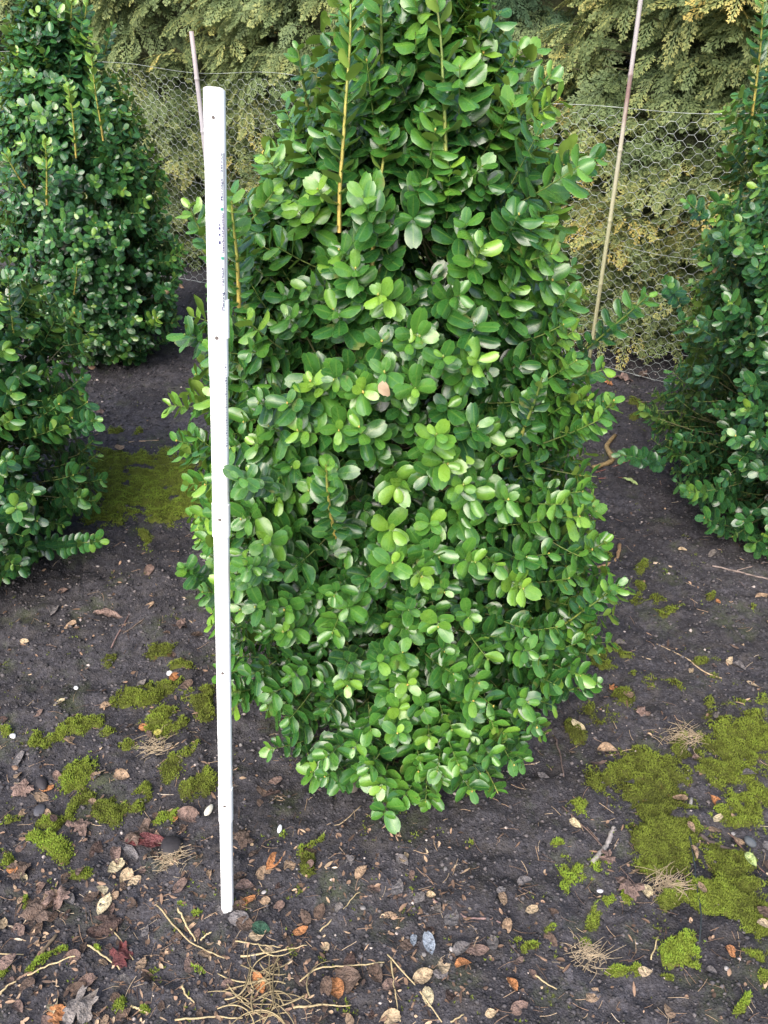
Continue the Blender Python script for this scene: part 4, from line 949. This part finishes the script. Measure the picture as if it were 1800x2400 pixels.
A2 = tubes(np.concatenate([bx_, bz_[..., None]], -1), rng.uniform(.0002, .0005, n2_)[:, None].repeat(4, 1), 4, tone=rng.uniform(.1, .95, n2_)[:, None].repeat(4, 1))
V, Fl, A = join([(A1[0], A1[1], {'tone': A1[2]['tone']}), A2])
o = link('leaf_litter', mesh_np('leaf_litter', V, Fl, A), LITTER); tag(o, 'countless tiny flakes of dead leaf and fibre on the soil', 'litter', kind='stuff')

# ------------------------------------------------------------------ straw, twigs, cord, pebbles
def on_ground(uvs, sub=8, lift=.003, wig=.0015):
    g_ = np.array([G(*q) for q in uvs]); t = np.linspace(0, len(g_) - 1, sub * (len(g_) - 1) + 1)
    # smooth through the points
    x = np.interp(t, range(len(g_)), g_[:, 0]); y = np.interp(t, range(len(g_)), g_[:, 1])
    for _ in range(3): x[1:-1] = (x[:-2] + 2 * x[1:-1] + x[2:]) / 4; y[1:-1] = (y[:-2] + 2 * y[1:-1] + y[2:]) / 4
    x = x + rng.normal(0, wig * .4, len(x)); y = y + rng.normal(0, wig * .4, len(x))
    z = terrain(x, y); z = np.convolve(np.pad(z, 2, 'edge'), np.ones(5) / 5, 'valid') + lift
    return np.column_stack([x, y, z])
def strand(name, pts, r0, r1, mat, col, label, cat, group=None, sides=6, flat=1.0, knob=0):
    c0 = pts[0].copy(); m_ = len(pts); rr = np.linspace(r0, r1, m_)
    if knob: rr = rr * (1 + knob * rng.normal(0, 1, m_))
    V, Fs = one_tube(pts - c0, rr, sides)
    o = link(name, mesh_np(name, V, Fs), mat, loc=tuple(c0)); o.color = (*col, 1); tag(o, label, cat, group); return o
SC = (.42, .33, .18)
straws = [([z5(680,1150), z5(820,1320), z5(970,1390)], 'long bent straw stem below the rod, curving toward the tangle'), ([z5(770,1170), z5(810,1250), z5(850,1310)], 'short pale straw beside the long bent stem'),
 ([z5(120,1450), z5(230,1400), z5(330,1365)], 'straight straw stem pointing at the faded lobed leaf'), ([z5(380,1320), z5(450,1370), z5(520,1430)], 'pale split straw touching the dark red lobed leaf'),
 ([z5(480,1245), z5(530,1310), z5(580,1390)], 'thin straw crossing above the dark red lobed leaf'), ([z5(-10,1550), z5(30,1500), z5(75,1475)], 'straw stub at the left edge'),
 ([z5(1380,1270), z5(1470,1190), z5(1555,1108)], 'straight tan straw right of the rod foot'), ([z5(1020,1320), z5(1120,1335), z5(1215,1350)], 'pale straw lying along the top of the tangle'),
 ([z5(1040,1380), z5(1200,1370), z5(1330,1335)], 'gently curved straw under the pale one'), ([z5(1290,1500), z5(1370,1430), z5(1500,1420), z5(1659,1412)], 'long straw running from the tangle to the right'),
 ([z6(15,1380), z6(150,1530), z6(250,1670)], 'long straw slanting down to the bottom edge'), ([z6(30,1400), z6(45,1530), z6(70,1670)], 'upright straw beside the slanting one'),
 ([z6(285,1670), z6(345,1640)], 'thick straw stub at the bottom edge'), ([z5(1270,1610), z5(1400,1595), z5(1520,1590)], 'frayed flat straw low in the foreground'),
 ([z5(760,1650), z5(900,1640), z5(1050,1650)], 'straw lying along the bottom edge'), ([z5(975,1490), z5(1040,1570), z5(1150,1659)], 'broad straw on the left of the tangle'),
 ([z5(790,1500), z5(800,1540), z5(845,1575)], 'short curled straw left of the tangle'), ([z5(570,1590), z5(600,1600), z5(640,1620)], 'pale straw chip near the large pale leaf'),
 ([z5(870,1310), z5(890,1290), z5(915,1275)], 'short brown straw above the tangle'), ([z5(0,1355), z5(100,1362)], 'short straw at the left edge above the stub'),
 ([z6(650,1470), z6(740,1530)], 'short straw in the right foreground'), ([z6(1150,1385), z6(1180,1290)], 'pale straw beside the bright moss tuft'), ([z6(760,1430), z6(870,1445)], 'flat straw on open soil')]
for uvs, lab in straws: strand('straw_stem', on_ground(uvs, 6, .005), rng.uniform(.0010, .0018), rng.uniform(.0007, .0011), STRAW, np.array(SC) * rng.uniform(.75, 1.25), lab, 'straw', None, 6)
for i in range(36):
    c0 = G(*z5(rng.normal(1150, 85), rng.normal(1530, 65))); a = rng.random() * 6.28; L0 = rng.uniform(.03, .09); k_ = rng.uniform(-20, 20); t = np.linspace(-.5, .5, 12) * L0
    x = c0[0] + np.cos(a + k_ * t) * t; y = c0[1] + np.sin(a + k_ * t) * t
    z = terrain(x, y) + .003 + rng.uniform(0, .008) + .05 * np.clip(.25 * L0 ** 2 - t ** 2, 0, 1) * 12 * rng.random()
    strand('straw_stem', np.column_stack([x, y, z]), rng.uniform(.0006, .0014), rng.uniform(.0004, .0009), STRAW, np.array([.30, .235, .125]) * rng.uniform(.35, 1.25), 'curved straw tangled in the heap below the rod foot', 'straw', 'straws of the tangled heap')
TW = (.13, .09, .075)
twigs = [([z6(903,970), z6(955,905), z6(975,860), z6(992,815)], .0042, .0034, (.30, .27, .25), 'short thick grey stick lying beside the moss carpet'),
 ([z6(1315,782), z6(1322,720), z6(1335,668)], .0027, .003, (.42, .38, .34), 'pale lichened stick on the moss carpet'),
 ([z6(770,722), z6(900,850), z6(1090,1060)], .0011, .0008, TW, 'long thin dark twig passing under the grey stick'),
 ([z6(210,1140), z6(290,1180), z6(355,1225), z6(430,1225), z6(500,1240)], .0012, .0016, (.20, .13, .12), 'crooked reddish twig on the bare soil'),
 ([z6(1365,832), z6(1440,880), z6(1600,925)], .0035, .0018, (.07, .055, .05), 'dark rotten twig crossing the moss carpet'), ([z6(1500,830), z6(1560,910), z6(1640,1000)], .0012, .001, (.20, .12, .10), 'thin red brown twig at the right edge'),
 ([z7(335,620), z7(250,720), z7(350,820), z7(150,890)], .0062, .0072, (.25, .18, .085), 'thick twisted ochre root on soil between the boxwoods'), ([z7(385,1530), z7(370,1650), z7(290,1700), z7(180,1730)], .0045, .0035, (.30, .19, .10), 'hooked orange brown root beside the big boxwood'),
 ([z7(1180,1750), z7(1350,1800), z7(1500,1850), z7(1680,1890)], .0020, .0018, (.24, .19, .17), 'long bare twig near the right edge'), ([z7(1390,1810), z7(1670,1750)], .0012, .0010, (.22, .17, .15), 'side twig joining the long bare twig'),
 ([z7(680,1700), z7(750,1720), z7(830,1745)], .0026, .0022, (.42, .33, .24), 'short cut stick with a pale end'), ([z7(150,930), z7(330,860), z7(570,785)], .0012, .001, (.22, .09, .07), 'thin red twig beside the twisted root'), ([z7(200,975), z7(400,960)], .0012, .001, (.22, .09, .07), 'straight red twig below the twisted root'),
 ([z7(430,335), z7(600,345), z7(720,360)], .0012, .001, (.22, .17, .14), 'thin twig on soil near the fence'), ([z6(1180,5), z6(1300,60), z6(1370,125), z6(1465,155)], .0014, .0012, (.36, .27, .17), 'pale curved twig above the moss carpet'),
 ([z6(1450,235), z6(1560,265)], .0010, .0008, (.34, .24, .16), 'short pale twig above the moss carpet'), ([(260, 1520), (295, 1465), (305, 1440)], .0014, .001, (.20, .13, .12), 'thin twig between the left boxwood and the rod'), ([(290, 1490), (340, 1455)], .0012, .0008, (.2, .15, .12), 'tiny side twig left of the rod'),
 ([(300, 1028), (370, 1022)], .0016, .0012, (.40, .28, .18), 'pale twig at the back of the moss'), ([z5(1400,833), z5(1480,815), z5(1558,740)], .0009, .0008, (.34, .26, .16), 'fine curved twig under the big boxwood'), ([z5(1470,920), z5(1550,1035)], .0008, .0006, (.3, .22, .16), 'fine straight twig in front of the big boxwood'),
 ([z6(740,405), z6(765,480), z6(780,585)], .0016, .0012, (.12, .09, .08), 'dark twig hanging below the boxwood onto soil'), ([z5(370,610), z5(460,570)], .0014, .001, (.4, .3, .2), 'short pale twig beside the folded tan leaf'), ([z5(570,665), z5(750,672)], .0010, .0008, (.36, .3, .24), 'thin pale twig pointing at the rod'),
 ([z5(175,1350), z5(240,1270)], .0030, .002, (.16, .12, .08), 'brown stub stick beside the decayed leaf'), ([z6(690,845), z6(725,822)], .0012, .001, (.14, .11, .1), 'tiny twig in front of the boxwood')]
for uvs, r0, r1, colr, lab in twigs: strand('twig', on_ground(uvs, 5, max(r0, .002), .002), r0, r1, WOOD, colr, lab, 'twig', None, 7, knob=.12)
strand('cord', on_ground([z6(1318,858), z6(1335,950), z6(1345,1080), z6(1360,1200), z6(1355,1330)], 10, .012, .0012), .0011, .0011, WOOD, (.035, .045, .05), 'thin dark cord lying across the moss carpet', 'cord')
# dry grass tufts
for (uv, ln, lab) in ((z6(1305, 405), .045, 'dry tuft of dead grass at the top of the moss carpet'), (z6(1222, 1062), .045, 'dry tuft of dead grass at the lower edge of the moss carpet'), (z6(880, 1370), .035, 'flattened dry grass on bare soil in the right foreground'), (z5(745, 960), .03, 'small brown tuft of dead roots below the dark red leaf'), (z5(670, 490), .03, 'dry grass wisp beside the rod')):
    g_ = G(*uv); S = 95; a = rng.random(S) * 6.28; e = rng.uniform(.0, .35, S); t = np.linspace(0, 1, 5); L0 = ln * rng.uniform(.25, .85, S)
    dx = np.cos(a)[:, None] * t * (L0 * np.cos(e))[:, None] + np.cos(a + 1.5)[:, None] * t ** 2 * (L0 * rng.uniform(-.9, .9, S))[:, None]; dy = np.sin(a)[:, None] * t * (L0 * np.cos(e))[:, None] * .8 + np.sin(a + 1.5)[:, None] * t ** 2 * (L0 * .2)[:, None]
    dz = (t * (1 - .6 * t))[None] * (L0 * np.sin(e))[:, None]
    V, F, A = tubes(np.stack([dx, dy, dz], -1) + (np.column_stack([rng.normal(0, .013, S), rng.normal(0, .010, S), np.zeros(S)]))[:, None], np.full((S, 5), .00055) * np.linspace(1, .5, 5), 4)
    o = link('grass_tuft', mesh_np('grass_tuft', V, F), STRAW, loc=(g_[0], g_[1], float(terrain(g_[0], g_[1])) + .010)); o.color = (.33, .26, .17, 1); tag(o, lab, 'dry grass')
# pebbles
ico = bpy.data.meshes.new('ico'); import bmesh
def pebble(uv, sz, col, lab, asp=(1, .75, .6), group=None):
    bm = bmesh.new(); bmesh.ops.create_icosphere(bm, subdivisions=3, radius=.5); a = rng.random(6) * 6
    for v in bm.verts:
        k_ = 1 + .10 * math.sin(4 * v.co.x + a[0]) + .10 * math.sin(5 * v.co.y + a[1]) + .08 * math.sin(6 * v.co.z + a[2])
        v.co = Vector((v.co.x * asp[0], v.co.y * asp[1], v.co.z * asp[2])) * sz * k_
    me = bpy.data.meshes.new('pebble'); bm.to_mesh(me); bm.free()
    for p in me.polygons: p.use_smooth = True
    g_ = G(*uv); o = link('pebble', me, STONE, loc=(g_[0], g_[1], float(terrain(g_[0], g_[1])) + sz * .18)); o.rotation_euler = (0, 0, rng.random() * 6.28); o.color = (*col, 1); tag(o, lab, 'stone', group); return o
p_ = pebble(z5(905, 742), .020, (.66, .62, .52), 'smooth white oval pebble left of the rod', (1, .6, .55)); p_.rotation_euler = (0, 0, R(70))
pebble(z5(55, 410), .013, (.62, .64, .66), 'small white stone near the left moss edge')
pebble(z5(1212, 838), .015, (.72, .74, .76), 'white flat chip on soil right of the rod', (1, .5, .25))
pebble(z6(935, 1080), .009, (.5, .48, .52), 'tiny pale violet stone below the bright moss tuft')
pebble(z5(328, 207), .012, (.7, .7, .72), 'small white chip on dark soil above the left moss', (1, .6, .4))
pebble(z5(733, 147), .014, (.75, .75, .76), 'bright white chip beside the rod above the moss', (1, .8, .4))
pebble(z5(1500, 640), .045, (.14, .12, .10), 'dark round stone at the base of the big boxwood', (1, .8, .6))
pebble(z5(745, 905), .040, (.025, .022, .025), 'black clod of soil at the tip of the dark red leaf', (1, .7, .6))
pebble(z5(185, 635), .026, (.03, .026, .03), 'black clod of soil in front of the bright moss cushion')
pebble(z5(175, 745), .026, (.06, .06, .07), 'dark bluish stone beside the crumpled brown leaf', (1, .6, .4))
pebble(z6(1580, 870), .020, (.08, .09, .10), 'dark grey stone at the end of the rotten twig')
for i in range(30):
    u, v = rng.uniform(0, 1800), rng.uniform(1500, 2390)
    if 480 < u < 560 and v < 2150: continue
    pebble((u, v), rng.uniform(.004, .009), np.array([.22, .205, .20]) * rng.uniform(.6, 1.5), 'tiny pale stone lying loose on the soil', group='tiny pale stones on the soil')
print('objects', len(bpy.data.objects), 'verts', sum(len(m.vertices) for m in bpy.data.meshes))
